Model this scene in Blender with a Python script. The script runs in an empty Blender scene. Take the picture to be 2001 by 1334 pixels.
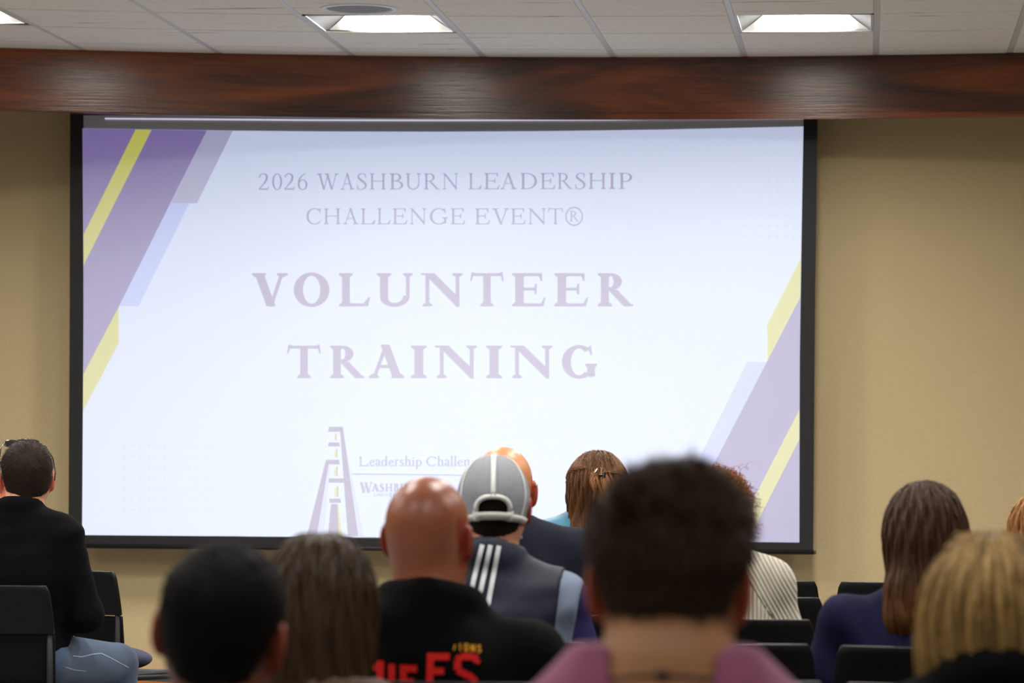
import bpy, math, random
import numpy as np
from mathutils import Vector, Matrix
from mathutils.bvhtree import BVHTree

sc = bpy.context.scene
rng = np.random.default_rng(7)
random.seed(7)

# ------------------------------------------------------------------ camera
FPX = 6700.0; VX = 1700.0; HY = 866.5; ROLL = 0.0078; ZC = 1.30
TH = math.atan((VX-1000.5)/FPX)
_h = Vector((math.cos(TH), math.sin(TH), 0)); _F = Vector((-math.sin(TH), math.cos(TH), 0)); _z = Vector((0, 0, 1))
_R = _h*math.cos(ROLL)+_z*math.sin(ROLL); _U = -_h*math.sin(ROLL)+_z*math.cos(ROLL)
cam = bpy.data.cameras.new('camera'); camo = bpy.data.objects.new('camera', cam); sc.collection.objects.link(camo)
camo.matrix_world = Matrix(((_R.x, _U.x, -_F.x, 0), (_R.y, _U.y, -_F.y, 0), (_R.z, _U.z, -_F.z, ZC), (0, 0, 0, 1)))
cam.sensor_width = 36; cam.lens = FPX/2001*36
cam.shift_y = (HY-667)/2001
cam.clip_end = 100
cam.dof.use_dof = True; cam.dof.focus_distance = 12.5; cam.dof.aperture_fstop = 5.6
sc.camera = camo

def ray(px, py):
    return _F+_R*((px-1000.5)/FPX)+_U*((HY-py)/FPX)
def pt(px, py, Y):
    d = ray(px, py); s = Y/d.y
    return Vector((d.x*s, Y, ZC+d.z*s))

# ------------------------------------------------------------------ world, exposure
w = bpy.data.worlds.new('world'); sc.world = w; w.use_nodes = True
w.node_tree.nodes['Background'].inputs[0].default_value = (0.8, 0.85, 1, 1)
w.node_tree.nodes['Background'].inputs[1].default_value = 0.02
sc.view_settings.view_transform = 'Standard'; sc.view_settings.look = 'None'
sc.view_settings.gamma = 1; sc.view_settings.use_curve_mapping = False
sc.view_settings.exposure = 0.0
sc.cycles.use_denoising = True
LAMP_W = 32.0          # watts of each ceiling fixture
LENS_E = 10.0           # glow of the lamp reflectors

# ------------------------------------------------------------------ materials
def srgb(r, g, b):
    f = lambda c: ((c/255+0.055)/1.055)**2.4 if c/255 > 0.04045 else c/255/12.92
    return (f(r), f(g), f(b), 1)
_mats = {}
def mat(name, col, rough=0.6, spec=0.5, metal=0, bump=None, var=None, emit=None, estr=1, sheen=0, sss=0, island=None, coat=0, alpha=1, trans=0):
    """bump=(scale,strength[,stretch xyz]); var=(scale, col2, stretch); island=col2 : random per strand"""
    if name in _mats: return _mats[name]
    m = bpy.data.materials.new(name); m.use_nodes = True; nt = m.node_tree; N = nt.nodes; L = nt.links
    b = N['Principled BSDF']
    b.inputs['Base Color'].default_value = col; b.inputs['Roughness'].default_value = rough
    b.inputs['Specular IOR Level'].default_value = spec; b.inputs['Metallic'].default_value = metal
    if sheen: b.inputs['Sheen Weight'].default_value = sheen; b.inputs['Sheen Roughness'].default_value = .5
    if sss:
        b.inputs['Subsurface Weight'].default_value = sss; b.inputs['Subsurface Radius'].default_value = (1, .3, .15)
        b.inputs['Subsurface Scale'].default_value = .012
    if coat: b.inputs['Coat Weight'].default_value = coat
    if trans: b.inputs['Transmission Weight'].default_value = trans
    if alpha < 1: b.inputs['Alpha'].default_value = alpha
    if emit: b.inputs['Emission Color'].default_value = emit; b.inputs['Emission Strength'].default_value = estr
    tc = None
    def coord(stretch):
        nonlocal tc
        tc = tc or N.new('ShaderNodeTexCoord'); mp = N.new('ShaderNodeMapping')
        mp.inputs['Scale'].default_value = stretch; L.new(tc.outputs['Object'], mp.inputs[0]); return mp.outputs[0]
    if var:
        n = N.new('ShaderNodeTexNoise'); n.inputs['Scale'].default_value = var[0]; n.inputs['Detail'].default_value = 5
        L.new(coord(var[2] if len(var) > 2 else (1, 1, 1)), n.inputs['Vector'])
        mr = N.new('ShaderNodeMapRange'); mr.inputs[1].default_value = .35; mr.inputs[2].default_value = .65; L.new(n.outputs[0], mr.inputs[0])
        mx = N.new('ShaderNodeMix'); mx.data_type = 'RGBA'; L.new(mr.outputs[0], mx.inputs[0])
        mx.inputs[6].default_value = col; mx.inputs[7].default_value = var[1]; L.new(mx.outputs[2], b.inputs['Base Color'])
    if island:
        g = N.new('ShaderNodeNewGeometry'); mx = N.new('ShaderNodeMix'); mx.data_type = 'RGBA'
        L.new(g.outputs['Random Per Island'], mx.inputs[0]); mx.inputs[6].default_value = col; mx.inputs[7].default_value = island
        L.new(mx.outputs[2], b.inputs['Base Color'])
    if bump:
        n = N.new('ShaderNodeTexNoise'); n.inputs['Scale'].default_value = bump[0]; n.inputs['Detail'].default_value = 4
        L.new(coord(bump[2] if len(bump) > 2 else (1, 1, 1)), n.inputs['Vector'])
        bp = N.new('ShaderNodeBump'); bp.inputs['Strength'].default_value = bump[1]; bp.inputs['Distance'].default_value = .01
        L.new(n.outputs[0], bp.inputs['Height']); L.new(bp.outputs[0], b.inputs['Normal'])
    _mats[name] = m
    return m

# ------------------------------------------------------------------ object helpers
def link(o, parent=None):
    sc.collection.objects.link(o)
    if parent is not None: o.parent = parent
    return o
def mobj(name, V, F, m, parent=None, smooth=True, mats=None, fmat=None):
    me = bpy.data.meshes.new(name)
    if isinstance(V, np.ndarray): V = V.tolist()
    if isinstance(F, np.ndarray): F = F.tolist()
    me.from_pydata(V, [], F)
    for mm in ([m] if mats is None else mats): me.materials.append(mm)
    if fmat is not None: me.polygons.foreach_set('material_index', np.asarray(fmat, dtype=np.int32))
    me.polygons.foreach_set('use_smooth', [smooth]*len(me.polygons))
    me.update()
    return link(bpy.data.objects.new(name, me), parent)
def empty(name, loc=(0, 0, 0), rz=0, **props):
    o = bpy.data.objects.new(name, None); o.empty_display_size = .1; link(o); o.location = loc; o.rotation_euler = (0, 0, rz)
    for k, v in props.items(): o[k] = v
    return o
def tag(o, **props):
    for k, v in props.items(): o[k] = v
    return o
class MB:
    def __init__(s): s.V = []; s.F = []
    def add(s, V, F):
        n = len(s.V); s.V += [tuple(v) for v in V]; s.F += [tuple(i+n for i in f) for f in F]; return s
    def box(s, x0, x1, y0, y1, z0, z1):
        V = [(x, y, z) for z in (z0, z1) for y in (y0, y1) for x in (x0, x1)]
        return s.add(V, [(0, 2, 3, 1), (4, 5, 7, 6), (0, 1, 5, 4), (2, 6, 7, 3), (0, 4, 6, 2), (1, 3, 7, 5)])
    def tube(s, P, r, seg=8, cap=True):
        P = [Vector(p) for p in P]; n = len(P); rr = r if hasattr(r, '__len__') else [r]*n
        base = len(s.V); up = None
        for i, p in enumerate(P):
            t = (P[min(i+1, n-1)]-P[max(i-1, 0)]).normalized()
            if up is None: up = t.orthogonal().normalized()
            up = (up-t*up.dot(t)).normalized(); b = t.cross(up)
            for k in range(seg):
                a = 2*math.pi*k/seg; s.V.append(tuple(p+(up*math.cos(a)+b*math.sin(a))*rr[i]))
        for i in range(n-1):
            for k in range(seg):
                k2 = (k+1) % seg
                s.F.append((base+i*seg+k, base+i*seg+k2, base+(i+1)*seg+k2, base+(i+1)*seg+k))
        if cap:
            s.F.append(tuple(base+k for k in reversed(range(seg)))); s.F.append(tuple(base+(n-1)*seg+k for k in range(seg)))
        return s
    def build(s, name, m, parent=None, smooth=False, bevel=0, sub=0):
        o = mobj(name, s.V, s.F, m, parent, smooth)
        if bevel:
            b = o.modifiers.new('bevel', 'BEVEL'); b.width = bevel; b.segments = 2; b.limit_method = 'ANGLE'
        if sub:
            b = o.modifiers.new('sub', 'SUBSURF'); b.levels = sub; b.render_levels = sub
        return o

# ------------------------------------------------------------------ implicit modelling (smooth unions of round shapes)
class Sdf:
    def __init__(s): s.it = []; s.post = []
    def _add(s, fn, lo, hi, op, k):
        s.it.append((fn, np.array(lo)-.05-k, np.array(hi)+.05+k, op, k)); return s
    def ell(s, c, r, R=None, op='u', k=.03):
        c = np.array(c, float); r = np.array(r, float); R = None if R is None else np.array(R, float)
        def fn(P):
            q = P-c
            if R is not None: q = q@R
            q = q/r; k0 = np.sqrt((q*q).sum(-1))+1e-9; q = q/r; k1 = np.sqrt((q*q).sum(-1))+1e-9
            return k0*(k0-1)/k1
        m = r if R is None else np.full(3, r.max())
        return s._add(fn, c-m, c+m, op, k)
    def cap(s, a, b, ra, rb=None, op='u', k=.03):
        a = np.array(a, float); b = np.array(b, float); rb = ra if rb is None else rb; ab = b-a; L2 = (ab@ab)+1e-12
        def fn(P):
            q = P-a; t = np.clip((q@ab)/L2, 0, 1); q = q-t[..., None]*ab
            return np.sqrt((q*q).sum(-1))-(ra+(rb-ra)*t)
        m = max(ra, rb)
        return s._add(fn, np.minimum(a, b)-m, np.maximum(a, b)+m, op, k)
    def ring(s, c, rx, ry, r, R=None, op='u', k=.01, flat=1.0):
        c = np.array(c, float); R = np.eye(3) if R is None else np.array(R, float)
        def fn(P):
            q = (P-c)@R; e = np.sqrt((q[..., 0]/rx)**2+(q[..., 1]/ry)**2)+1e-9
            d = (e-1)*min(rx, ry); return np.sqrt(d*d+(q[..., 2]/flat)**2)-r
        m = max(rx, ry)+r*flat
        return s._add(fn, c-m, c+m, op, k)
    @staticmethod
    def comb(d, e, op, k):
        if op == 'u':
            if k <= 0: return np.minimum(d, e)
            h = np.maximum(k-np.abs(d-e), 0)/k; return np.minimum(d, e)-h*h*k*.25
        if op == 's':
            e = -e
        if k <= 0: return np.maximum(d, e)
        h = np.maximum(k-np.abs(d-e), 0)/k; return np.maximum(d, e)+h*h*k*.25
    def ev(s, P):
        d = np.full(P.shape[:-1], 1.0)
        for fn, lo, hi, op, k in s.it: d = s.comb(d, fn(P), op, k)
        for f in s.post: d = f(P, d)
        return d
    def grad(s, P, e=.002):
        g = np.stack([s.ev(P+np.eye(3)[i]*e)-s.ev(P-np.eye(3)[i]*e) for i in range(3)], -1)
        return g/(np.linalg.norm(g, axis=-1, keepdims=True)+1e-9)
    def mesh(s, ax):
        X, Y, Z = ax
        D = np.full((len(X), len(Y), len(Z)), 1.0)
        for fn, lo, hi, op, k in s.it:
            sl = tuple(slice(max(0, np.searchsorted(A, lo[i])-1), np.searchsorted(A, hi[i])+1) for i, A in enumerate(ax))
            if any(q.stop-q.start < 1 for q in sl): continue
            P = np.stack(np.meshgrid(X[sl[0]], Y[sl[1]], Z[sl[2]], indexing='ij'), -1)
            D[sl] = s.comb(D[sl], fn(P), op, k)
        if s.post:
            P = np.stack(np.meshgrid(X, Y, Z, indexing='ij'), -1)
            for f in s.post: D = f(P, D)
        D[0] = D[-1] = 1; D[:, 0] = D[:, -1] = 1; D[:, :, 0] = D[:, :, -1] = 1
        return nets(D, ax)
def nets(D, ax):
    X, Y, Z = ax; nx, ny, nz = D.shape
    ins = D < 0
    c = np.zeros((nx-1, ny-1, nz-1), int)
    corners = [(i, j, k) for i in (0, 1) for j in (0, 1) for k in (0, 1)]
    for i, j, k in corners: c += ins[i:nx-1+i, j:ny-1+j, k:nz-1+k]
    act = (c > 0) & (c < 8); idx = np.argwhere(act); n = len(idx)
    vid = np.full(act.shape, -1); vid[act] = np.arange(n)
    acc = np.zeros((n, 3)); cnt = np.zeros(n)
    G = [X, Y, Z]
    for a in corners:
        for dim in range(3):
            if a[dim]: continue
            b = list(a); b[dim] = 1
            ia = idx+np.array(a); ib = idx+np.array(b)
            da = D[tuple(ia.T)]; db = D[tuple(ib.T)]; m = (da < 0) != (db < 0)
            t = np.where(m, da/(da-db+1e-12), 0)
            p = np.stack([G[q][ia[:, q]] for q in range(3)], 1).astype(float)
            p[:, dim] += t*(G[dim][ib[:, dim]]-G[dim][ia[:, dim]])
            acc[m] += p[m]; cnt[m] += 1
    V = acc/cnt[:, None]; F = []
    for dim in range(3):
        sa = [slice(1, -1)]*3; sa[dim] = slice(0, -1); sb = list(sa); sb[dim] = slice(1, None)
        A = ins[tuple(sa)]; B = ins[tuple(sb)]; e = np.argwhere(A != B)
        if not len(e): continue
        flip = A[tuple(e.T)]
        off = np.array([1, 1, 1]); off[dim] = 0; e = e+off
        u, v = (dim+1) % 3, (dim+2) % 3
        def vv(du, dv):
            q = e.copy(); q[:, u] += du; q[:, v] += dv; return vid[tuple(q.T)]
        q = np.stack([vv(-1, -1), vv(0, -1), vv(0, 0), vv(-1, 0)], 1)
        q[~flip] = q[~flip][:, ::-1]; F.append(q)
    F = np.concatenate(F)
    return V, F[(F >= 0).all(1)]
def axis(lo, hi, c, fine=None):
    if not fine: return np.arange(lo, hi+c, c)
    a, b, f = fine
    return np.unique(np.round(np.concatenate([np.arange(lo, a, c), np.arange(a, b, f), np.arange(b, hi+c, c)]), 5))
def rotm(yaw=0, pitch=0, roll=0):
    return np.array(Matrix.Rotation(yaw, 3, 'Z')@Matrix.Rotation(pitch, 3, 'X')@Matrix.Rotation(roll, 3, 'Y'))
def strand_mesh(P, Nn, w, tip=.25, thick=.55):
    """P (S,n,3) centre lines, Nn (S,n,3) surface normals, w (S,) widths -> flattened three sided prisms"""
    S, n, _ = P.shape
    T = np.gradient(P, axis=1); T /= np.linalg.norm(T, axis=-1, keepdims=True)+1e-9
    B = np.cross(T, Nn); B /= np.linalg.norm(B, axis=-1, keepdims=True)+1e-9
    Q = np.cross(B, T)
    prof = 1-(1-tip)*np.linspace(0, 1, n)**2
    W = w[:, None, None]*prof[None, :, None]*.5
    ring = np.stack([P+B*W, P+Q*W*thick*2, P-B*W], 2)
    V = ring.reshape(-1, 3); base = (np.arange(S)[:, None]*n+np.arange(n-1)[None])*3
    F = []
    for k in range(3):
        k2 = (k+1) % 3
        F.append(np.stack([base+k, base+k2, base+3+k2, base+3+k], -1).reshape(-1, 4))
    return V, np.concatenate(F)
def flow(sdf, starts, dirfn, n, ds, off, inertia=.5, lift=None):
    P = starts.copy(); out = []; nor = []; prev = None
    for i in range(n):
        g = sdf.grad(P); d = dirfn(P, g)
        d = d-(d*g).sum(-1, keepdims=True)*g*(.95 if lift is None else 1-lift)
        d /= np.linalg.norm(d, axis=-1, keepdims=True)+1e-9
        if prev is not None: d = d*(1-inertia)+prev*inertia; d /= np.linalg.norm(d, axis=-1, keepdims=True)+1e-9
        out.append(P.copy()); nor.append(g); prev = d
        P = P+d*ds
        if off is not None:
            e = sdf.ev(P)[:, None]-off; P = P-g*np.clip(e, -.01, .01)
    return np.stack(out, 1), np.stack(nor, 1)
# ================================================================== THE ROOM
H = 1.815; CZ = ZC+H            # ceiling height
WALL_Y = 16.45; HDR_Y = 16.0; HDR_B = ZC+1.518; SCR_Y = 16.25
X0, X1, YB = -9.0, 5.0, -3.0
def bow(x): return -0.0485*(x+0.9)**2        # the ceiling rows and header follow a slightly curved front

m_wall = mat('wall_paint', srgb(194, 173, 132), .7, .3, bump=(90, .25))
m_wood = None
def wood(name, c1, c2, c3, rough=.3):
    m = bpy.data.materials.new(name); m.use_nodes = True; nt = m.node_tree; N = nt.nodes; L = nt.links; b = N['Principled BSDF']
    tc = N.new('ShaderNodeTexCoord'); mp = N.new('ShaderNodeMapping'); mp.inputs['Scale'].default_value = (.45, 1, 3); L.new(tc.outputs['Object'], mp.inputs[0])
    n1 = N.new('ShaderNodeTexNoise'); n1.inputs['Scale'].default_value = 1.5; n1.inputs['Detail'].default_value = 6; n1.inputs['Distortion'].default_value = 1.2; L.new(mp.outputs[0], n1.inputs['Vector'])
    mp2 = N.new('ShaderNodeMapping'); mp2.inputs['Scale'].default_value = (2.2, 1, 60); L.new(tc.outputs['Object'], mp2.inputs[0])
    n2 = N.new('ShaderNodeTexNoise'); n2.inputs['Scale'].default_value = 2.0; n2.inputs['Detail'].default_value = 8; n2.inputs['Distortion'].default_value = .6; L.new(mp2.outputs[0], n2.inputs['Vector'])
    mx = N.new('ShaderNodeMix'); mx.inputs[0].default_value = .22; L.new(n1.outputs[0], mx.inputs[2]); L.new(n2.outputs[0], mx.inputs[3])
    cr = N.new('ShaderNodeValToRGB'); cr.color_ramp.elements[0].position = .36; cr.color_ramp.elements[0].color = c1
    cr.color_ramp.elements[1].position = .66; cr.color_ramp.elements[1].color = c3
    e = cr.color_ramp.elements.new(.5); e.color = c2
    L.new(mx.outputs[0], cr.inputs[0]); L.new(cr.outputs[0], b.inputs['Base Color'])
    b.inputs['Roughness'].default_value = rough; b.inputs['Specular IOR Level'].default_value = .7
    bp = N.new('ShaderNodeBump'); bp.inputs['Strength'].default_value = .12; bp.inputs['Distance'].default_value = .004
    L.new(n2.outputs[0], bp.inputs['Height']); L.new(bp.outputs[0], b.inputs['Normal'])
    return m
m_wood = wood('cherry_wood', srgb(46, 22, 10), srgb(92, 42, 14), srgb(142, 70, 22), .2)
m_base = wood('oak_base', srgb(150, 78, 24), srgb(176, 94, 34), srgb(196, 110, 44), .4)
m_tile = mat('ceiling_tile', srgb(240, 236, 230), .9, .2, bump=(160, .5))
def fissures(m):
    N = m.node_tree.nodes; L = m.node_tree.links; b = N['Principled BSDF']
    tc = N.new('ShaderNodeTexCoord'); mp = N.new('ShaderNodeMapping'); mp.inputs['Scale'].default_value = (2.2, 26, 1); L.new(tc.outputs['Object'], mp.inputs[0])
    n = N.new('ShaderNodeTexNoise'); n.inputs['Scale'].default_value = 1; n.inputs['Detail'].default_value = 3; n.inputs['Distortion'].default_value = .8; L.new(mp.outputs[0], n.inputs['Vector'])
    mr = N.new('ShaderNodeMapRange'); mr.inputs[1].default_value = .64; mr.inputs[2].default_value = .74; L.new(n.outputs[0], mr.inputs[0])
    n2 = N.new('ShaderNodeTexNoise'); n2.inputs['Scale'].default_value = 70; L.new(tc.outputs['Object'], n2.inputs['Vector'])
    mx0 = N.new('ShaderNodeMix'); mx0.data_type = 'RGBA'; L.new(n2.outputs[0], mx0.inputs[0]); mx0.inputs[6].default_value = srgb(250, 246, 240); mx0.inputs[7].default_value = srgb(226, 221, 212)
    mx = N.new('ShaderNodeMix'); mx.data_type = 'RGBA'; L.new(mr.outputs[0], mx.inputs[0]); L.new(mx0.outputs[2], mx.inputs[6]); mx.inputs[7].default_value = srgb(176, 168, 158); L.new(mx.outputs[2], b.inputs['Base Color'])
fissures(m_tile)
m_tbar = mat('ceiling_bar_paint', srgb(205, 205, 205), .45, .5)
m_plen = mat('dark_gap', srgb(28, 26, 25), .9)
m_floor = mat('carpet', srgb(140, 138, 136), .95, .1, bump=(300, .5), var=(30, srgb(120, 118, 116)))

def struct(o): o['kind'] = 'structure'; return o
struct(MB().box(X0, X1, WALL_Y, WALL_Y+.15, 0, CZ+.1).build('wall_front', m_wall))
struct(MB().box(X0-.15, X0, YB, WALL_Y+.15, 0, CZ+.1).build('wall_left', m_wall))
struct(MB().box(X1, X1+.15, YB, WALL_Y+.15, 0, CZ+.1).build('wall_right', m_wall))
struct(MB().box(X0, X1, YB-.15, YB, 0, CZ+.1).build('wall_back', m_wall))
struct(MB().box(X0-.15, X1+.15, YB-.15, WALL_Y+.15, -.12, 0).build('floor', m_floor))
# wooden header along the top of the front wall
hb = MB(); xs = np.linspace(X0, X1, 71); prof = [(0, HDR_B+.012), (.008, HDR_B+.003), (.02, HDR_B), ]
V = []; 
for x in xs:
    y = HDR_Y+bow(x)*1.05
    V += [(x, y, CZ+.01), (x, y, HDR_B+.03), (x, y-.006, HDR_B+.028), (x, y-.006, HDR_B+.006), (x, y, HDR_B), (x, y+.022, HDR_B), (x, y+.022, CZ+.01)]
F = []
for i in range(len(xs)-1):
    for k in range(7):
        a = i*7+k; b_ = i*7+(k+1) % 7; F.append((a, b_, b_+7, a+7))
F.append(tuple(range(7))); F.append(tuple((len(xs)-1)*7+k for k in reversed(range(7))))
hdr = struct(mobj('trim_1', V, F, m_wood, smooth=False))
# flat normals set on the curved board place the lamp reflections in its varnish
hdr.data.normals_split_custom_set([(0, -1, 0) if (hdr.data.polygons[i].normal.y < -.7) else tuple(hdr.data.polygons[i].normal) for i in range(len(hdr.data.polygons)) for _ in hdr.data.polygons[i].loop_indices])
struct(MB().box(X0, X1, WALL_Y-.025, WALL_Y, 0, pt(300, 1307, WALL_Y).z).build('baseboard_front', m_base, bevel=.004))

# suspended ceiling: tegular tiles between bars; rows 0.61 deep
BARX = [(-1.6735+.3363*k)*H for k in range(-14, 15)]
ROWY = [8.645*H-.61*k for k in range(-1, 30)]
fixtures = [(-2.3461*H, 2), (-1.3372*H, 2), (-.3283*H, 2)]        # left x of cell, row index
cells = set()
def near(x): return min(range(len(BARX)), key=lambda i: abs(BARX[i]-x))
for x, r in fixtures: cells.add((near(x), r))
for r in (5, 9, 13, 18, 23):  # unseen fixture rows added to light the room and the nearer people
    for dx in (-2.3461*H-1.83, -2.3461*H, -1.3372*H, -.3283*H, -.3283*H+1.83):
        cells.add((near(dx), r))
tb = MB(); gap = .0075
for i in range(len(BARX)-1):
    for k in range(len(ROWY)-1):
        ya, yb = ROWY[k+1], ROWY[k]
        if (i, k) in cells: continue
        x0, x1 = BARX[i]+.012, BARX[i+1]-.012
        if x1 < X0 or x0 > X1 or yb < YB: continue
        e = .004
        top = []
        V = []
        for (x, y, dx, dy) in ((x0, ya, 1, 1), (x1, ya, -1, 1), (x1, yb, -1, -1), (x0, yb, 1, -1)):
            V.append((x, y+bow(x)+dy*gap, CZ+.004))
        for (x, y, dx, dy) in ((x0, ya, 1, 1), (x1, ya, -1, 1), (x1, yb, -1, -1), (x0, yb, 1, -1)):
            V.append((x, y+bow(x)+dy*gap, CZ-.001))
        for (x, y, dx, dy) in ((x0, ya, 1, 1), (x1, ya, -1, 1), (x1, yb, -1, -1), (x0, yb, 1, -1)):
            V.append((x+dx*e, y+bow(x)+dy*(gap+e), CZ-.005))
        tb.add(V, [(0, 1, 5, 4), (1, 2, 6, 5), (2, 3, 7, 6), (3, 0, 4, 7), (4, 5, 9, 8), (5, 6, 10, 9), (6, 7, 11, 10), (7, 4, 8, 11), (8, 9, 10, 11)])
ceil = struct(tb.build('ceiling', m_tile))
bk = MB().box(X0-.15, X1+.15, YB-.15, WALL_Y+.15, CZ+.16, CZ+.2)
bk.build('ceiling_slab', m_plen, ceil)
gb = MB()
for i in range(len(BARX)):
    if X0 < BARX[i] < X1: gb.box(BARX[i]-.012, BARX[i]+.012, YB, HDR_Y+bow(BARX[i])*1.05-.001, CZ-.004, CZ+.004)
gb.build('ceiling_grid', m_tbar, ceil)
cg = MB()
for k in range(len(ROWY)):
    for i in range(len(BARX)-1):
        if BARX[i+1] < X0 or BARX[i] > X1: continue
        x0, x1 = BARX[i], BARX[i+1]; y = ROWY[k]
        cg.add([(x0, y-.014+bow(x0), CZ+.003), (x1, y-.014+bow(x1), CZ+.003), (x1, y+.014+bow(x1), CZ+.003), (x0, y+.014+bow(x0), CZ+.003)], [(0, 3, 2, 1)])
cg.build('tile_gap', m_plen, ceil)

# recessed square light fixtures
def lamp_mat(name, strength, axis_=0):
    m = bpy.data.materials.new(name); m.use_nodes = True; N = m.node_tree.nodes; L = m.node_tree.links; b = N['Principled BSDF']
    b.inputs['Base Color'].default_value = (.8, .8, .8, 1); b.inputs['Roughness'].default_value = .5
    b.inputs['Emission Color'].default_value = srgb(255, 250, 235)
    tc = N.new('ShaderNodeTexCoord'); sp = N.new('ShaderNodeSeparateXYZ'); L.new(tc.outputs['Object'], sp.inputs[0])
    ab = N.new('ShaderNodeMath'); ab.operation = 'ABSOLUTE'; L.new(sp.outputs[axis_], ab.inputs[0])
    mr = N.new('ShaderNodeMapRange'); mr.interpolation_type = 'SMOOTHSTEP'; L.new(ab.outputs[0], mr.inputs[0])
    mr.inputs[1].default_value = .02; mr.inputs[2].default_value = .24; mr.inputs[3].default_value = strength; mr.inputs[4].default_value = strength*.03
    L.new(mr.outputs[0], b.inputs['Emission Strength'])
    return m
m_lens = lamp_mat('lamp_lens', LENS_E)
m_refl = mat('fixture_enamel', srgb(140, 140, 142), .5, .4)
def fixture(x0, x1, ya, yb, label, n):
    cx = (x0+x1)/2; off = bow(cx); cy = (ya+yb)/2+off; hx = (x1-x0)/2-.013; hy = (yb-ya)/2-.006
    r = empty('ceiling_light', (cx, cy, CZ), label=label, category='ceiling light', group='square recessed ceiling lights')
    # frame lip
    f = MB(); 
    for a in ((-hx, -hx+.012, -hy, hy), (hx-.012, hx, -hy, hy), (-hx, hx, -hy, -hy+.008), (-hx, hx, hy-.008, hy)):
        f.box(a[0], a[1], a[2], a[3], -.004, .004)
    f.build('frame', m_tbar, r)
    ax, ay, tx, ty, hz = hx-.012, hy-.008, hx-.14, hy-.13, .085
    for sgn in (-1, 1):
        MB().add([(sgn*ax, -ay, 0), (sgn*ax, ay, 0), (sgn*tx, ty, hz), (sgn*tx, -ty, hz)], [(0, 1, 2, 3)]).build('side_reflector', m_refl, r)
    l = MB()
    for sgn in (-1, 1):
        nseg = 8
        for q in range(nseg):
            a0, a1 = q/nseg, (q+1)/nseg
            def P(a):
                bulge = .018*math.sin(math.pi*a); return (sgn*(ay-(ay-ty)*a), hz*a-bulge*.2, ax-(ax-tx)*a)
            y0_, z0_, w0 = P(a0); y1_, z1_, w1 = P(a1)
            l.add([(-w0, y0_, z0_), (w0, y0_, z0_), (w1, y1_, z1_), (-w1, y1_, z1_)], [(0, 1, 2, 3)])
    l.add([(-tx, -ty, hz), (tx, -ty, hz), (tx, ty, hz), (-tx, ty, hz)], [(0, 1, 2, 3)])
    l.build('lens', m_lens, r)
    ld = bpy.data.lights.new('lamp', 'AREA'); ld.shape = 'RECTANGLE'; ld.size = tx*2*.9; ld.size_y = ty*2*.9
    ld.spread = 2.75; ld.energy = LAMP_W*(1 if n < 15 else .5); ld.color = (1, .98, .94)
    lo = bpy.data.objects.new('lamp', ld); link(lo, r); lo.location = (0, 0, hz-.006)
    return r
lab = {0: 'square recessed ceiling light at the left edge of the picture', 1: 'lit square recessed ceiling light behind the round ceiling speaker', 2: 'lit square recessed ceiling light above the right half of the screen'}
order = [(near(x), r) for x, r in fixtures]
for (i, k) in sorted(cells, key=lambda c: (c[1], c[0])):
    if (i, k) in order: L_ = lab[order.index((i, k))]
    else: L_ = 'square recessed ceiling light over the audience, outside the picture'
    fixture(BARX[i], BARX[i+1], ROWY[k+1], ROWY[k], L_, k)

# round ceiling speaker in the tile in front of the middle light
sx = -1.175*H; sy = (ROWY[3]+ROWY[4])/2+bow(sx)+.06
sp_ = empty('ceiling_speaker', (sx, sy, CZ-.005), label='round white ceiling speaker with a grey grille in the tile beside the middle light', category='ceiling speaker')
rb = MB(); n = 48
for (r0, z0, r1, z1) in ((.165, 0, .16, -.006), (.16, -.006, .142, -.007), (.142, -.007, .137, -.002)):
    V = [(r0*math.cos(a), r0*math.sin(a), z0) for a in np.linspace(0, 2*math.pi, n, False)]+[(r1*math.cos(a), r1*math.sin(a), z1) for a in np.linspace(0, 2*math.pi, n, False)]
    rb.add(V, [(k, (k+1) % n, n+(k+1) % n, n+k) for k in range(n)])
rb.build('rim', mat('speaker_rim', srgb(225, 225, 235), .4), sp_, smooth=True)
gl = MB(); V = []; Fg = []
rings = [0.001, .04, .08, .11, .137]
for r_ in rings: V += [(r_*math.cos(a), r_*math.sin(a), -.002-.004*(1-(r_/.137)**2)) for a in np.linspace(0, 2*math.pi, n, False)]
for q in range(len(rings)-1): Fg += [(q*n+k, q*n+(k+1) % n, (q+1)*n+(k+1) % n, (q+1)*n+k) for k in range(n)]
gl.add(V, Fg).build('grille', mat('speaker_grille', srgb(150, 150, 158), .6, bump=(900, .6)), sp_, smooth=True)

# ================================================================== PROJECTION SCREEN
scr = empty('projection_screen', (pt(865, 650, SCR_Y).x, SCR_Y, pt(865, 1077, SCR_Y).z),
            label='large white projection screen with a black border showing a presentation slide', category='projection screen')
SO = Vector(scr.location)
def SP(px, py, lay=0.0):
    p = pt(px, py, SCR_Y-lay)-SO; return (p.x, p.y, p.z)
m_blk = mat('screen_border', srgb(24, 24, 24), .6, .4)
WHITE = .46
FAB = (.49, .505, .55, 1)
m_fab = mat('screen_fabric', FAB, .85, .1)
# fabric sheet with real thickness
def sheet(name, m, pts, lay, th=.002, parent=scr):
    n = len(pts); V = [SP(x, y, lay) for x, y in pts]; V += [(v[0], v[1]+th, v[2]) for v in V]
    F = [tuple(range(n)), tuple(range(2*n-1, n-1, -1))]+[(i, i+n, (i+1) % n+n, (i+1) % n) for i in range(n)]
    return mobj(name, V, F, m, parent, smooth=False)
sheet('fabric', m_fab, [(160, 200), (1572, 200), (1563, 1062), (159, 1047)], 0, .004)
sheet('border', m_blk, [(137, 200), (163, 200), (163, 640), (160, 1045), (1562, 1060), (1563, 700), (1570, 247), (1570.5, 200), (1598, 200), (1593, 560), (1589, 1078), (133.5, 1064), (136, 640)], .002, .004)
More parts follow.
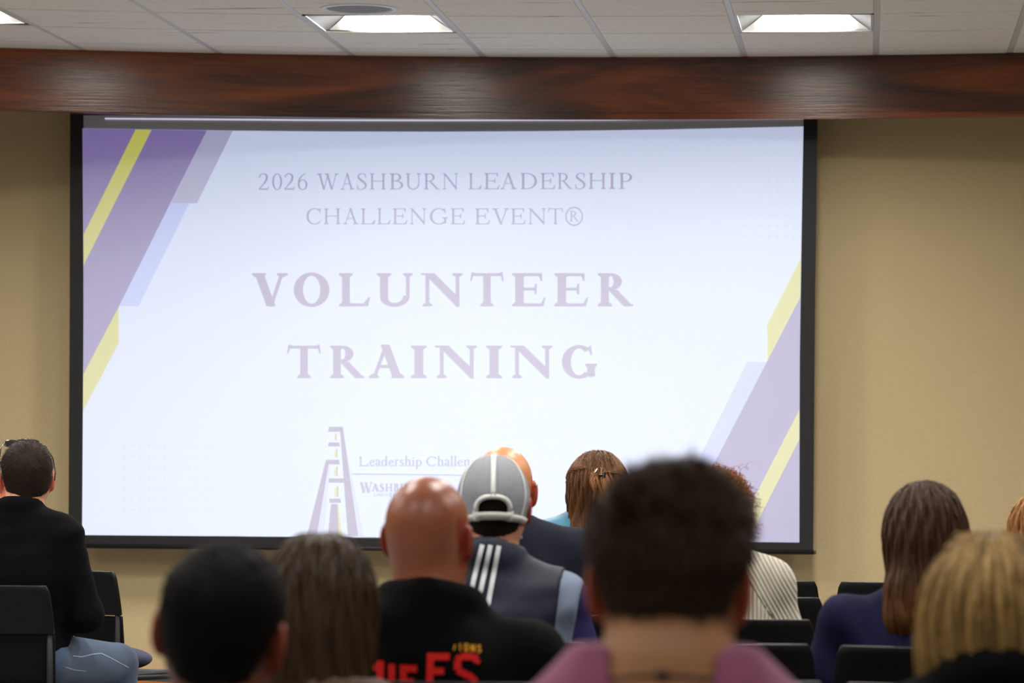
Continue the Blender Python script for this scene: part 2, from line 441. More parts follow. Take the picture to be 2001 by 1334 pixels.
# bottom weight bar with end caps
a = Vector(SP(133, 1066, .0)); b_ = Vector(SP(1590, 1078.5, .0))
MB().tube([a, b_], .012, 12).build('bottom_bar', m_blk, scr, smooth=True)
MB().tube([b_, b_+Vector((.012, 0, 0))], .009, 10).build('end_cap', mat('end_cap', srgb(90, 85, 80), .3, .6, .6), scr, smooth=True)
MB().tube([a, a-Vector((.012, 0, 0))], .009, 10).build('end_cap', mat('end_cap', srgb(90, 85, 80), .3, .6, .6), scr, smooth=True)
# added glowing line for projector spill along the header, and roller case under it
MB().tube([SP(205, 231.5, .004), SP(600, 234.5, .004), SP(865, 235, .004), SP(1200, 234, .004), SP(1569, 228.5, .004)], .0035, 6).build('spill_line', mat('spill_glow', srgb(235, 235, 245), .6, emit=(.5, .48, .62, 1), estr=1), scr, smooth=True)
MB().box(SP(141, 200)[0], SP(1592, 200)[0], -.06, .1, HDR_B-SO.z+.05, HDR_B-SO.z+.15).build('roller_case', m_blk, scr, bevel=.01)
for px_ in (300, 865, 1400): MB().box(SP(px_, 200)[0]-.03, SP(px_, 200)[0]+.03, -.03, .03, HDR_B-SO.z+.14, CZ-SO.z-.012).build('bracket', m_blk, scr)

EM = 1.0
def proj(name, r, g, b):
    return mat('projected_'+name, FAB, .85, .1, emit=(r*EM, g*EM, b*EM, 1))
p_bg = proj('white', .375, .435, .60); p_pur = proj('purple', .085, .05, .23); p_yel = proj('yellow', .35, .34, .02)
p_grey = proj('lavender', .22, .23, .38); p_lb = proj('light_blue', .26, .31, .58); p_txt = proj('text', .13, .11, .24)
p_bold = proj('bold_text', .16, .115, .24); p_small = proj('small_text', .15, .14, .25); p_dot = proj('dots', .32, .39, .53)
slide = empty('slide'); slide.parent = scr
slide_bg = sheet('background', p_bg, [(161, 251), (300, 253), (440, 255), (640, 256.8), (860, 257.3), (1080, 256), (1300, 253), (1570, 247), (1565.5, 480), (1563, 650), (1562, 850), (1562, 1059.5), (860, 1050.5), (160.5, 1045), (162, 800), (163.2, 640), (163, 480)], .0035, .0015, slide)
def poly(name, m, pts, lay=.005): return sheet(name, m, pts, lay, .0008, slide)
poly('purple_band', p_pur, [(161, 251.2), (300, 253.2), (404, 254.9), (232, 599), (162.8, 731), (163.2, 560)])
poly('yellow_stripe', p_yel, [(265, 253), (296, 253.4), (163.3, 518), (163.2, 458)], .0065)
poly('lavender_band', p_grey, [(404, 254.9), (455, 255.5), (385, 397), (334, 397)])
poly('light_blue_band', p_lb, [(333.5, 397), (370, 397), (271, 598), (232.3, 598)])
poly('yellow_stripe', p_yel, [(232, 599), (232, 670), (162, 803), (162.8, 731)])
poly('yellow_stripe', p_yel, [(1564.8, 505), (1499, 634), (1500, 704), (1563.7, 581)])
poly('purple_band', p_pur, [(1563.7, 581), (1500, 704), (1318, 1055.5), (1562, 1059.3), (1562, 850), (1563, 650)])
poly('yellow_stripe', p_yel, [(1562.2, 800), (1430, 1057), (1461, 1057.5), (1562, 859)], .0065)
poly('light_blue_band', p_lb, [(1460, 707), (1498, 707), (1318, 1055.5), (1287, 1055)])
def dots(x0, dx, ys, rfun):
    mb = MB()
    for y in ys:
        for c in range(13):
            r = rfun(c); x = x0+dx*c
            if r < .8: continue
            mb.add([SP(x+r*math.cos(a), y+r*math.sin(a), .0045) for a in np.linspace(0, 2*math.pi, 10, False)], [tuple(range(10))])
    mb.build('dot_pattern', p_dot, slide)
dots(1355.4, 16.35, [333, 355, 376, 398, 419, 441, 462], lambda c: 1.4+1.5*c/12)
dots(243, 15.8, [870, 891.3, 912, 932.5, 953, 974, 995.6], lambda c: 2.9-1.8*c/12)

from mathutils.geometry import delaunay_2d_cdt
class Flat:
    """plane figures on the slide merged into one clean face set"""
    def __init__(s): s.Q = []
    def add(s, pts): s.Q.append([(float(x), float(y)) for x, y in pts])
    def tris(s):
        vs, es, fs = [], [], []
        for q in s.Q:
            ar = sum(q[i][0]*q[(i+1) % len(q)][1]-q[(i+1) % len(q)][0]*q[i][1] for i in range(len(q)))
            if abs(ar) < 1e-9: continue
            if ar < 0: q = q[::-1]
            n = len(vs); vs += [Vector(p) for p in q]; fs.append(list(range(n, n+len(q))))
        r = delaunay_2d_cdt(vs, [], fs, 1, 1e-5, True)
        return [tuple(v) for v in r[0]], [tuple(f) for f, o in zip(r[2], r[5]) if len(o)]
    def build(s, name, m, parent=None, lay=.0055):
        v, f = s.tris()
        return mobj(name, [SP(x, y, lay) for x, y in v], f, m, parent or slide, smooth=False)
# tower logo, in crop coordinates
def LG(pts): return [(580+.2*x, 810+.2*y) for x, y in pts]
tw = Flat()
def tp(mb, pts, lay):
    mb.add(LG(pts)); mb.lay = lay
for q in ([(318, 118), (448, 118), (427, 162), (305, 162)], [(425, 118), (448, 118), (600, 1182), (500, 1182), (424, 162)], [(315, 270), (412, 270), (420, 305), (305, 305)],
          [(285, 440), (412, 440), (420, 480), (280, 480)], [(285, 440), (318, 440), (195, 1180), (100, 1178)], [(318, 622), (462, 622), (466, 658), (308, 658)],
          [(320, 820), (424, 820), (432, 856), (315, 856)], [(335, 872), (396, 872), (410, 1182), (303, 1182)]): tp(tw, q, .006)
tw.build('tower_outline', proj('tower', .12, .08, .20), slide, tw.lay)
tw = Flat()
for q in ([(448, 118), (458, 118), (478, 300), (655, 1182), (600, 1182)], [(300, 480), (330, 480), (262, 1180), (195, 1180)]): tp(tw, q, .0052)
tw.build('tower_shade', proj('tower_shade', .32, .36, .62), slide, tw.lay)
tw = Flat(); tp(tw, [(396, 872), (406, 872), (440, 1182), (410, 1182)], .006)
for (cx, cy, hh) in ((384, 216, 30), (390, 376, 40), (392, 552, 44), (400, 750, 50)):
    pts = [(cx, cy-hh)]+[(cx-.95*hh*math.sin(a)*(.45+.45*a/math.pi), cy-hh*math.cos(a)) for a in np.linspace(.2, math.pi, 9)]
    tp(tw, pts, .006)
tw.build('yellow_flames', p_yel, slide, tw.lay)
tw = Flat()
for (cx, cy, hh) in ((384, 216, 30), (390, 376, 40), (392, 552, 44), (400, 750, 50)): tp(tw, [(cx-3, cy-hh), (cx+5, cy-hh-6), (cx+5, cy+hh), (cx-3, cy+hh)], .0065)
tw.build('flame_edges', proj('tower', .12, .08, .20), slide, tw.lay)

# ------------------------------------------------------------------ serif lettering drawn stroke by stroke (cap height = 1)
class G:
    def __init__(s, t, h): s.t = t; s.h = h; s.P = []
    def q(s, *p): s.P.append(list(p))
    def st(s, x, w=None, y0=0, y1=1): w = w or s.t; s.q((x-w/2, y0), (x+w/2, y0), (x+w/2, y1), (x-w/2, y1))
    def dg(s, x0, y0, x1, y1, w): s.q((x0-w/2, y0), (x0+w/2, y0), (x1+w/2, y1), (x1-w/2, y1))
    def sf(s, x, y, hw=None, up=True, w=None):     # bracketed foot (up) or head serif
        hw = hw or s.t*.5+.085; w = w or s.t; h = s.h*.85; d = 1 if up else -1
        s.q((x-hw, y), (x+hw, y), (x+hw, y+d*h*.7), (x+w/2, y+d*(h+.05)), (x-w/2, y+d*(h+.05)), (x-hw, y+d*h*.7))
    def hb(s, x0, x1, y, h=None): h = h or s.h; s.q((x0, y-h/2), (x1, y-h/2), (x1, y+h/2), (x0, y+h/2))
    def rg(s, cx, cy, rx, ry, a0=0, a1=360, tx=None, ty=None, sh=0):
        tx = tx or s.t*1.05; ty = ty or s.h; n = max(6, int(abs(a1-a0)/9)); pr = None
        for a in np.linspace(math.radians(a0), math.radians(a1), n+1):
            o = (cx+rx*math.cos(a), cy+ry*math.sin(a)); i = (cx+(rx-tx)*math.cos(a+sh), cy+(ry-ty)*math.sin(a+sh))
            if pr: s.q(pr[0], o, i, pr[1])
            pr = (o, i)
    def pa(s, pts, ws):                            # smooth stroke through points
        P = [np.array(p, float) for p in pts]; n = len(P); C = []; W = []
        for i in range(n-1):
            p0, p1, p2, p3 = P[max(i-1, 0)], P[i], P[i+1], P[min(i+2, n-1)]
            for t in np.linspace(0, 1, 7)[:-1]:
                C.append(.5*(2*p1+(p2-p0)*t+(2*p0-5*p1+4*p2-p3)*t*t+(3*p1-p0-3*p2+p3)*t**3)); W.append(ws[i]+(ws[i+1]-ws[i])*t)
        C.append(P[-1]); W.append(ws[-1]); C = np.array(C); T = np.gradient(C, axis=0); T /= np.linalg.norm(T, axis=1)[:, None]+1e-9
        Nn = np.stack([-T[:, 1], T[:, 0]], 1); W = np.array(W)[:, None]/2; A = C+Nn*W; B = C-Nn*W
        for i in range(len(C)-1): s.q(tuple(A[i]), tuple(A[i+1]), tuple(B[i+1]), tuple(B[i]))
def glyph(c, t, h):
    g = G(t, h); T = t; e = t*.5+.085
    if c == 'I': g.st(.2); g.sf(.2, 0); g.sf(.2, 1, up=False)
    elif c == 'L': g.st(.2); g.sf(.2, 1, up=False); g.sf(.2, 0); g.hb(.2, .82, h/2); g.q((.68, h*.6), (.84, 0), (.9, .27), (.855, .27)); g.q((.66, 0), (.84, 0), (.855, .2), (.8, .12), (.7, h))
    elif c in 'EF':
        g.st(.2); g.sf(.2, 1, up=False); g.sf(.2, 0)
        g.hb(.2, .78, 1-h/2); g.q((.68, 1), (.8, 1), (.81, .76), (.77, .76), (.73, .88)); g.hb(.2, .62, .52); g.q((.58, .5), (.62, .68), (.66, .68), (.66, .36), (.62, .36))
        if c == 'E': g.hb(.2, .8, h/2); g.q((.68, 0), (.84, 0), (.9, .26), (.86, .26), (.78, .1))
    elif c == 'T':
        g.st(.5); g.sf(.5, 0); g.hb(.06, .94, 1-h/2)
        for d in (-1, 1): g.q((.5+d*.34, 1), (.5+d*.46, 1.04), (.5+d*.5, .76), (.5+d*.455, .76), (.5+d*.42, .9))
    elif c == 'H':
        for x in (.2, .9): g.st(x); g.sf(x, 0); g.sf(x, 1, up=False)
        g.hb(.2, .9, .52)
    elif c == 'N':
        x1, x2 = .2, 1.03; g.st(x1, h*1.25); g.sf(x1, 0, .13, w=h); g.st(x2, h*1.25); g.sf(x2, 1, .14, up=False, w=h)
        B=.1+T*1.3; ys=1-(x2+h*.6-B)*1.0/(x2-.2*h-.1); g.q((.1, 1), (B, 1), (x2+h*.6, max(ys, -.02)), (x2+h*.6, -.02), (x2-h*.2, -.02)); g.q((.02, 1), (.2, 1), (.2, 1-h*.7), (.02, 1-h*.6))
    elif c == 'U':
        g.st(.2, None, .3, 1); g.sf(.2, 1, up=False); g.st(.86, h*1.2, .3, 1); g.sf(.86, 1, .13, up=False, w=h)
        a, b = .2-T/2, .86+h*.6; g.rg((a+b)/2, .32, (b-a)/2, .34, 180, 360, T*.8, h*1.4)
        g.q((.2-T/2, .3), (.2+T/2, .3), (.2+T/2, .33), (.2-T/2, .33)); g.pa([(.2, .33), (.2+.02, .2), (.3, .08)], [T, T*.95, T*.6])
    elif c == 'V': g.dg(.2, 1, .53, 0, T*1.1); g.dg(.83, 1, .53, 0, h*1.2); g.sf(.2, 1, .19, up=False); g.sf(.84, 1, .15, up=False, w=h); g.q((.45, .05), (.6, .05), (.55, -.02), (.5, -.02))
    elif c == 'W':
        g.dg(.18, 1, .46, 0, T*1.05); g.dg(.72, .98, .46, 0, h*1.2); g.dg(.66, 1, .96, 0, T*1.05); g.dg(1.24, 1, .96, 0, h*1.2)
        g.sf(.18, 1, .17, up=False); g.sf(1.25, 1, .14, up=False, w=h); g.sf(.66, 1, .14, up=False)
    elif c == 'A': g.dg(.16, 0, .48, 1, h*1.2); g.dg(.8, 0, .46, 1.03, T*1.1); g.hb(.26, .7, .36); g.sf(.15, 0, .14, w=h); g.sf(.81, 0, .17)
    elif c in 'RPB':
        g.st(.2); g.sf(.2, 0); g.sf(.2, 1, up=False)
        if c == 'R': g.rg(.36, .745, .32, .255, -90, 90); g.hb(.2, .36, 1-h/2); g.hb(.2, .36, .49+h/2); g.dg(.86, .0, .42, .5, T*1.15); g.q((.8, 0), (1.0, 0), (1.0, h*.6), (.84, h))
        if c == 'P': g.rg(.36, .72, .34, .28, -90, 90); g.hb(.2, .36, 1-h/2); g.hb(.2, .36, .44+h/2)
        if c == 'B': g.rg(.36, .76, .28, .24, -90, 90); g.rg(.38, .27, .36, .27, -90, 90); g.hb(.2, .4, 1-h/2); g.hb(.2, .4, .53); g.hb(.2, .4, h/2)
    elif c == 'D': g.st(.2); g.sf(.2, 0, .14); g.sf(.2, 1, .14, up=False); g.rg(.4, .5, .52, .5, -90, 90, T*1.1); g.hb(.2, .4, 1-h/2); g.hb(.2, .4, h/2)
    elif c == 'O': g.rg(.52, .5, .5, .52, 0, 360, T*1.15, h*1.1, .08)
    elif c == '0': g.rg(.3, .5, .3, .52, 0, 360, T*1.0, h)
    elif c in 'CG':
        g.rg(.52, .5, .5, .52, 48, 312, T*1.15, h*1.2, 0); g.q((.8, .98), (.87, 1.0), (.9, .7), (.86, .7), (.8, .86))
        if c == 'C': g.pa([(.83, .14), (.9, .24)], [h*1.3, h*.7])
        else: g.st(.87, None, .05, .44); g.sf(.87, .44, .17, up=False); g.pa([(.8, .1), (.88, .06)], [h, h])
    elif c == 'S': g.pa([(.55, .78), (.5, .93), (.33, .99), (.16, .9), (.13, .74), (.3, .57), (.48, .43), (.57, .25), (.47, .07), (.27, 0), (.1, .08), (.06, .25)], [h, h, h, T*.7, T, T*1.15, T*1.15, T, T*.7, h, h, h]); g.q((.53, .98), (.57, .98), (.575, .7), (.54, .7)); g.q((.03, .32), (.065, .32), (.09, .0), (.05, .0))
    elif c == '2': g.pa([(.08, .74), (.14, .92), (.3, 1.0), (.46, .9), (.48, .72), (.4, .5), (.22, .24), (.07, .05)], [h*1.2, h*1.3, h, T*.9, T, T*.85, h*1.3, h]); g.hb(.05, .56, h*.9, h*1.7); g.q((.5, 0), (.56, 0), (.61, .2), (.57, .2))
    elif c == '6': g.rg(.32, .31, .29, .33, 0, 360, T, h); g.pa([(.1, .36), (.12, .6), (.27, .85), (.5, 1.02)], [T, T*.9, T*.6, h*.8])
    elif c == 'R)':
        g.rg(.6, .5, .6, .6, 0, 360, h*1.6, h*1.6); g2 = glyph('R', t*1.1, h*1.2).P
        for p in g2: g.P.append([(.28+x*.66, .18+y*.66) for x, y in p])
    elif c == 'e': g.rg(.25, .31, .24, .33, 30, 330, T*.95, h); g.dg(.06, .36, .46, .44, .0); g.q((.05, .33), (.47, .36), (.47, .36+h), (.05, .33+h)); g.rg(.25, .36, .22, .28, 0, 90, T*.7, h)
    elif c == 'a': g.pa([(.07, .5), (.13, .62), (.25, .64), (.34, .55), (.34, .3), (.35, .08), (.44, .04)], [h*2, h*1.2, h*1.2, T, T, T, h]); g.rg(.2, .18, .18, .19, 60, 330, T, h)
    elif c == 'd': g.rg(.27, .31, .25, .33, 0, 360, T, h); g.st(.47, None, 0, 1.08); g.q((.36, 1.05), (.47, 1.12), (.47, 1.02)); g.q((.47, 0), (.6, .02), (.47, .07))
    elif c == 'g': g.rg(.27, .4, .2, .24, 0, 360, T, h); g.rg(.27, -.12, .26, .18, 0, 360, T*.8, h); g.pa([(.14, .2), (.1, .1), (.3, .05)], [h, T, T]); g.pa([(.4, .58), (.54, .62)], [h, h*1.5])
    elif c in 'hn': g.st(.15, None, 0, 1.08 if c == 'h' else .64); g.sf(.15, 0, .12); g.pa([(.18, .5), (.3, .64), (.45, .58), (.47, .4), (.47, 0)], [h, h*1.3, T, T, T]); g.sf(.47, 0, .12); g.q((.03, (1.03 if c == 'h' else .58)), (.15, 1.12 if c == 'h' else .68), (.15, 1.0 if c == 'h' else .55))
    elif c == 'i': g.st(.15, None, 0, .64); g.sf(.15, 0, .12); g.q((.03, .58), (.15, .68), (.15, .55)); g.rg(.15, .86, .07, .07, 0, 360, .07, .07)
    elif c == 'l': g.st(.15, None, 0, 1.08); g.sf(.15, 0, .12); g.q((.03, 1.03), (.15, 1.12), (.15, 1.0))
    elif c == 'p': g.st(.15, None, -.32, .64); g.sf(.15, -.32, .12); g.q((.03, .58), (.15, .68), (.15, .55)); g.rg(.33, .31, .26, .33, 0, 360, T, h)
    elif c == 'r': g.st(.15, None, 0, .64); g.sf(.15, 0, .12); g.q((.03, .58), (.15, .68), (.15, .55)); g.pa([(.17, .5), (.27, .63), (.38, .6)], [h, h*1.5, T])
    elif c == 's': g.pa([(.33, .5), (.28, .61), (.18, .63), (.09, .53), (.14, .4), (.28, .29), (.34, .16), (.22, .01), (.1, .02), (.05, .14)], [h, h, h*1.3, T*.9, T, T, T*.9, h*1.2, h, h])
    return g
def put(mb, c, x0, x1, yb, ch, t, h, lay=.0055, keep=False):
    g = glyph(c, t, h); xs_ = [p[0] for q in g.P for p in q]; a, b = min(xs_), max(xs_); k = (x1-x0)/(b-a) if not keep else ch
    for q in g.P: mb.add([(x0+(p[0]-a)*k, yb-p[1]*ch) for p in q])
    return x0+(b-a)*k
def line(name, chars, ext, yb, yt, t, h, m, slope=0, words=None):
    k = 0
    for n_ in (words or [len(chars)]):
        mb = Flat()
        for c, (a, b) in list(zip(chars, ext))[k:k+n_]:
            x0, x1 = 480+.39*a, 480+.39*b; d = slope*(x0-800)
            put(mb, c, x0, x1, yb+d, yb-yt, t, h)
        mb.build(name, m, slide); k += n_
line('title_word', list('2026WASHBURNLEADERSHIP'), [(66, 118), (133, 183), (194, 246), (261, 310), (357, 466), (475, 545), (557, 607), (622, 702), (722, 790), (803, 878), (893, 975), (984, 1065), (1118, 1183), (1196, 1273), (1275, 1360), (1377, 1460), (1478, 1552), (1563, 1640), (1651, 1703), (1719, 1805), (1820, 1852), (1870, 1937)], 370, 338.5, .115, .05, p_txt, -.0025, [4, 8, 10])
line('title_word', list('CHALLENGEEVENT')+['R)'], [(305, 377), (392, 475), (487, 567), (578, 650), (660, 727), (737, 810), (820, 905), (923, 1015), (1028, 1100), (1150, 1224), (1232, 1322), (1330, 1403), (1413, 1505), (1515, 1590), (1602, 1690)], 438, 407, .115, .05, proj('title_2', .15, .12, .25), 0, [9, 6])
line('heading_word', list('VOLUNTEER'), [(33, 211), (241, 420), (468, 624), (658, 836), (878, 1087), (1125, 1293), (1335, 1503), (1547, 1716), (1765, 1942)], 598, 533.5, .225, .085, p_bold)
line('heading_word', list('TRAINING'), [(208, 377), (424, 595), (617, 793), (829, 907), (950, 1158), (1205, 1284), (1327, 1536), (1585, 1760)], 738, 675, .225, .085, p_bold)
def run(name, text, x, yb, ch, t, h, m, end=None, small=None):
    def lay(k, mb):
        cx = x
        for c in text:
            if c == ' ': cx += .28*ch*k; continue
            g = glyph(c, t, h); xs_ = [p[0] for q in g.P for p in q]; wd = (max(xs_)-min(xs_))*ch*k*(small if (small and c is not text[0]) else 1)
            chh = ch*(small if (small and cx > x) else 1)
            if mb is not None: put(mb, c, cx, cx+wd, yb, chh, t, h)
            cx += wd+.075*ch*k
        return cx
    k = 1 if end is None else (end-x)/(lay(1, None)-x)
    mb = Flat(); lay(k, mb); return mb.build(name, m, slide)
run('logo_text', 'Leadership', 701.5, 909.8, 18, .13, .06, p_small, 826)
run('logo_text', 'Challenge', 833, 909.8, 18, .13, .06, p_small, 946)
mb = Flat(); mb.add([(688, 924.6), (1000, 928.2), (1000, 929.4), (688, 926)]); mb.build('logo_rule', p_small, slide)
mb = Flat(); put(mb, 'W', 703, 728, 962.4, 20.8, .24, .08, keep=False)
for c, a, b in (('A', 726, 741), ('S', 742, 751), ('H', 753, 767), ('B', 769, 780), ('U', 782, 795), ('R', 797, 810), ('N', 812, 826)): put(mb, c, a, b, 959.8, 15.2, .26, .1)
mb.build('logo_text', p_small, slide)
def sans(c):
    D = {'U': [[(0, 1), (0, .3), (.15, 0), (.45, 0), (.6, .3), (.6, 1)]], 'N': [[(0, 0), (0, 1)], [(0, 1), (.6, 0)], [(.6, 0), (.6, 1)]], 'I': [[(0, 0), (0, 1)]],
         'V': [[(0, 1), (.32, 0), (.64, 1)]], 'E': [[(.5, 1), (0, 1), (0, 0), (.5, 0)], [(0, .52), (.44, .52)]], 'R': [[(0, 0), (0, 1), (.4, 1), (.5, .75), (.4, .5), (0, .5)], [(.3, .5), (.55, 0)]],
         'S': [[(.5, .85), (.35, 1), (.1, .95), (.03, .75), (.45, .4), (.5, .2), (.35, 0), (.1, 0), (0, .15)]], 'T': [[(0, 1), (.6, 1)], [(.3, 1), (.3, 0)]], 'Y': [[(0, 1), (.3, .5), (.6, 1)], [(.3, .5), (.3, 0)]],
         'H': [[(0, 0), (0, 1)], [(.6, 0), (.6, 1)], [(0, .5), (.6, .5)]], 'F': [[(.5, 1), (0, 1), (0, 0)], [(0, .5), (.42, .5)]], 'O': [[(.15, 0), (0, .25), (0, .75), (.15, 1), (.4, 1), (.55, .75), (.55, .25), (.4, 0), (.15, 0)]],
         'C': [[(.55, .8), (.4, 1), (.15, 1), (0, .75), (0, .25), (.15, 0), (.4, 0), (.55, .2)]]}
    return D[c]
mb = Flat()
for i, c in enumerate('UNIVERSITY'):
    x = [731.5, 740.5, 749.5, 752.5, 761.5, 769.5, 778, 786, 789, 797][i]
    for pl in sans(c):
        for a, b in zip(pl[:-1], pl[1:]):
            a = np.array([x+a[0]*9, 969.3-a[1]*5.8]); b = np.array([x+b[0]*9, 969.3-b[1]*5.8]); d = b-a; d /= np.linalg.norm(d)+1e-9; n_ = np.array([-d[1], d[0]])*.6
            mb.add([a+n_, b+n_, b-n_, a-n_])
mb.build('logo_text', p_small, slide)
# ================================================================== CHAIRS
m_chair = mat('black_plastic', srgb(8, 8, 9), .42, .22)
m_chair2 = mat('black_mesh', srgb(14, 14, 15), .8, .08)
m_leg = mat('black_metal', srgb(14, 14, 14), .6, .3)
m_navyseat = mat('navy_upholstery', srgb(34, 38, 66), .8, .3, sheen=.1, bump=(500, .3))
def make_chair(label, seatm=None, group='black chairs set out in rows'):
    r = empty('chair', (0, 0, 0), label=label, category='chair', group=group)
    # backrest panel: slightly curved, tapered, rounded corners; top at 0.825
    def panel(z0, z1, w0, w1, th, cr):
        nx, nz = 14, 8; V = []; F = []
        for side in (0, 1):
            for j in range(nz+1):
                tz = j/nz; z = z0+(z1-z0)*tz; hw = w0+(w1-w0)*tz**1.6
                if j == nz: hw -= cr*.6
                for i in range(nx+1):
                    u = -1+2*i/nx; x = u*hw; y = -.215-.02*(z-.6)/.2+.028*u*u-(th if side == 0 else 0)
                    V.append((x, y, z))
        n = (nx+1)*(nz+1)
        for j in range(nz):
            for i in range(nx):
                a = j*(nx+1)+i; F.append((a, a+1, a+nx+2, a+nx+1)); F.append((n+a, n+a+nx+1, n+a+nx+2, n+a+1))
        for i in range(nx):
            F.append((i, n+i, n+i+1, i+1)); a = nz*(nx+1)+i; F.append((a, a+1, n+a+1, n+a))
        for j in range(nz):
            a = j*(nx+1); F.append((a, a+nx+1, n+a+nx+1, n+a)); a += nx; F.append((a, n+a, n+a+nx+1, a+nx+1))
        return V, F
    V, F = panel(.665, .825, .262, .243, .018, .01)
    o = mobj('backrest', V, F, m_chair, r); bv = o.modifiers.new('b', 'BEVEL'); bv.width = .004; bv.segments = 2; bv.limit_method = 'ANGLE'
    V, F = panel(.50, .662, .262, .262, .010, 0)
    mobj('back_mesh', V, F, m_chair2, r)
    # seat
    s = MB(); nx, ny = 10, 10; V = []; F = []
    for sd in (0, 1):
        for j in range(ny+1):
            for i in range(nx+1):
                u = -1+2*i/nx; v = j/ny; y = -.2+.44*v
                z = .452-.012*(1-u*u)*(1-abs(2*v-1)**2)-.03*max(0, v-.85)/.15-(0 if sd else .03)
                V.append((u*(.235-.02*abs(2*v-1)**4), y, z))
    n = (nx+1)*(ny+1)
    for j in range(ny):
        for i in range(nx):
            a = j*(nx+1)+i; F.append((n+a, n+a+1, n+a+nx+2, n+a+nx+1)); F.append((a, a+nx+1, a+nx+2, a+1))
    for i in range(nx):
        F.append((i, i+1, n+i+1, n+i)); a = ny*(nx+1)+i; F.append((a, n+a, n+a+1, a+1))
    for j in range(ny):
        a = j*(nx+1); F.append((a, n+a, n+a+nx+1, a+nx+1)); a += nx; F.append((a, a+nx+1, n+a+nx+1, n+a))
    mobj('seat', V, F, m_chair, r)
    if seatm:
        T = Sdf(); T.ell((0, -.02, .492), (.195, .16, .040), k=.01); T.ell((0, -.02, .49), (.19, .14, .046), k=.02)
        V, F = T.mesh((axis(-.25, .25, .01), axis(-.2, .26, .01), axis(.43, .56, .006))); mobj('cushion', V, F, seatm, r)
    for sx in (-1, 1):
        MB().tube([(sx*.245, -.20, .70), (sx*.248, -.205, .48), (sx*.25, -.24, 0.0)], .011, 8).build('leg', m_leg, r, smooth=True)
        MB().tube([(sx*.232, .19, .43), (sx*.245, .22, .2), (sx*.25, .24, 0.0)], .011, 8).build('leg', m_leg, r, smooth=True)
        MB().tube([(sx*.248, -.2, .435), (sx*.235, .2, .425)], .010, 8).build('seat_rail', m_leg, r, smooth=True)
    return r
def copy_tree(o, parent=None):
    c = o.copy(); sc.collection.objects.link(c); c.parent = parent
    for ch in list(o.children): copy_tree(ch, c)
    return c
chair0 = None
def chair(x, yback, label, rz=0, seatm=None):
    global chair0
    if seatm is not None or chair0 is None: r = make_chair(label, seatm)
    else: r = copy_tree(chair0); r['label'] = label
    if chair0 is None and seatm is None: chair0 = r
    c, s = math.cos(rz), math.sin(rz)
    r.location = (x-.225*s, yback+.225*c, 0); r.rotation_euler = (0, 0, rz)
    return r

# ================================================================== PEOPLE
def fold(P, seed, amp):          # soft folds of cloth
    x, y, z = P[..., 0], P[..., 1], P[..., 2]; s = seed*1.7
    a = np.sin(26*z+9*x+3*np.sin(7*x+s)+s)*np.sin(11*x-6*y+s*2)
    b = np.sin(48*z-22*np.abs(x)+4*np.sin(9*z+s))*np.sin(17*x+13*z+s*3)
    return amp*(a+.55*b)
def cloth_mat(name, col, col2=None, rough=.9, sc_=600, sheen=.25, bs=.35):
    return mat(name, col, rough, .08, bump=(sc_, bs), sheen=sheen, var=(14, col2) if col2 else None)

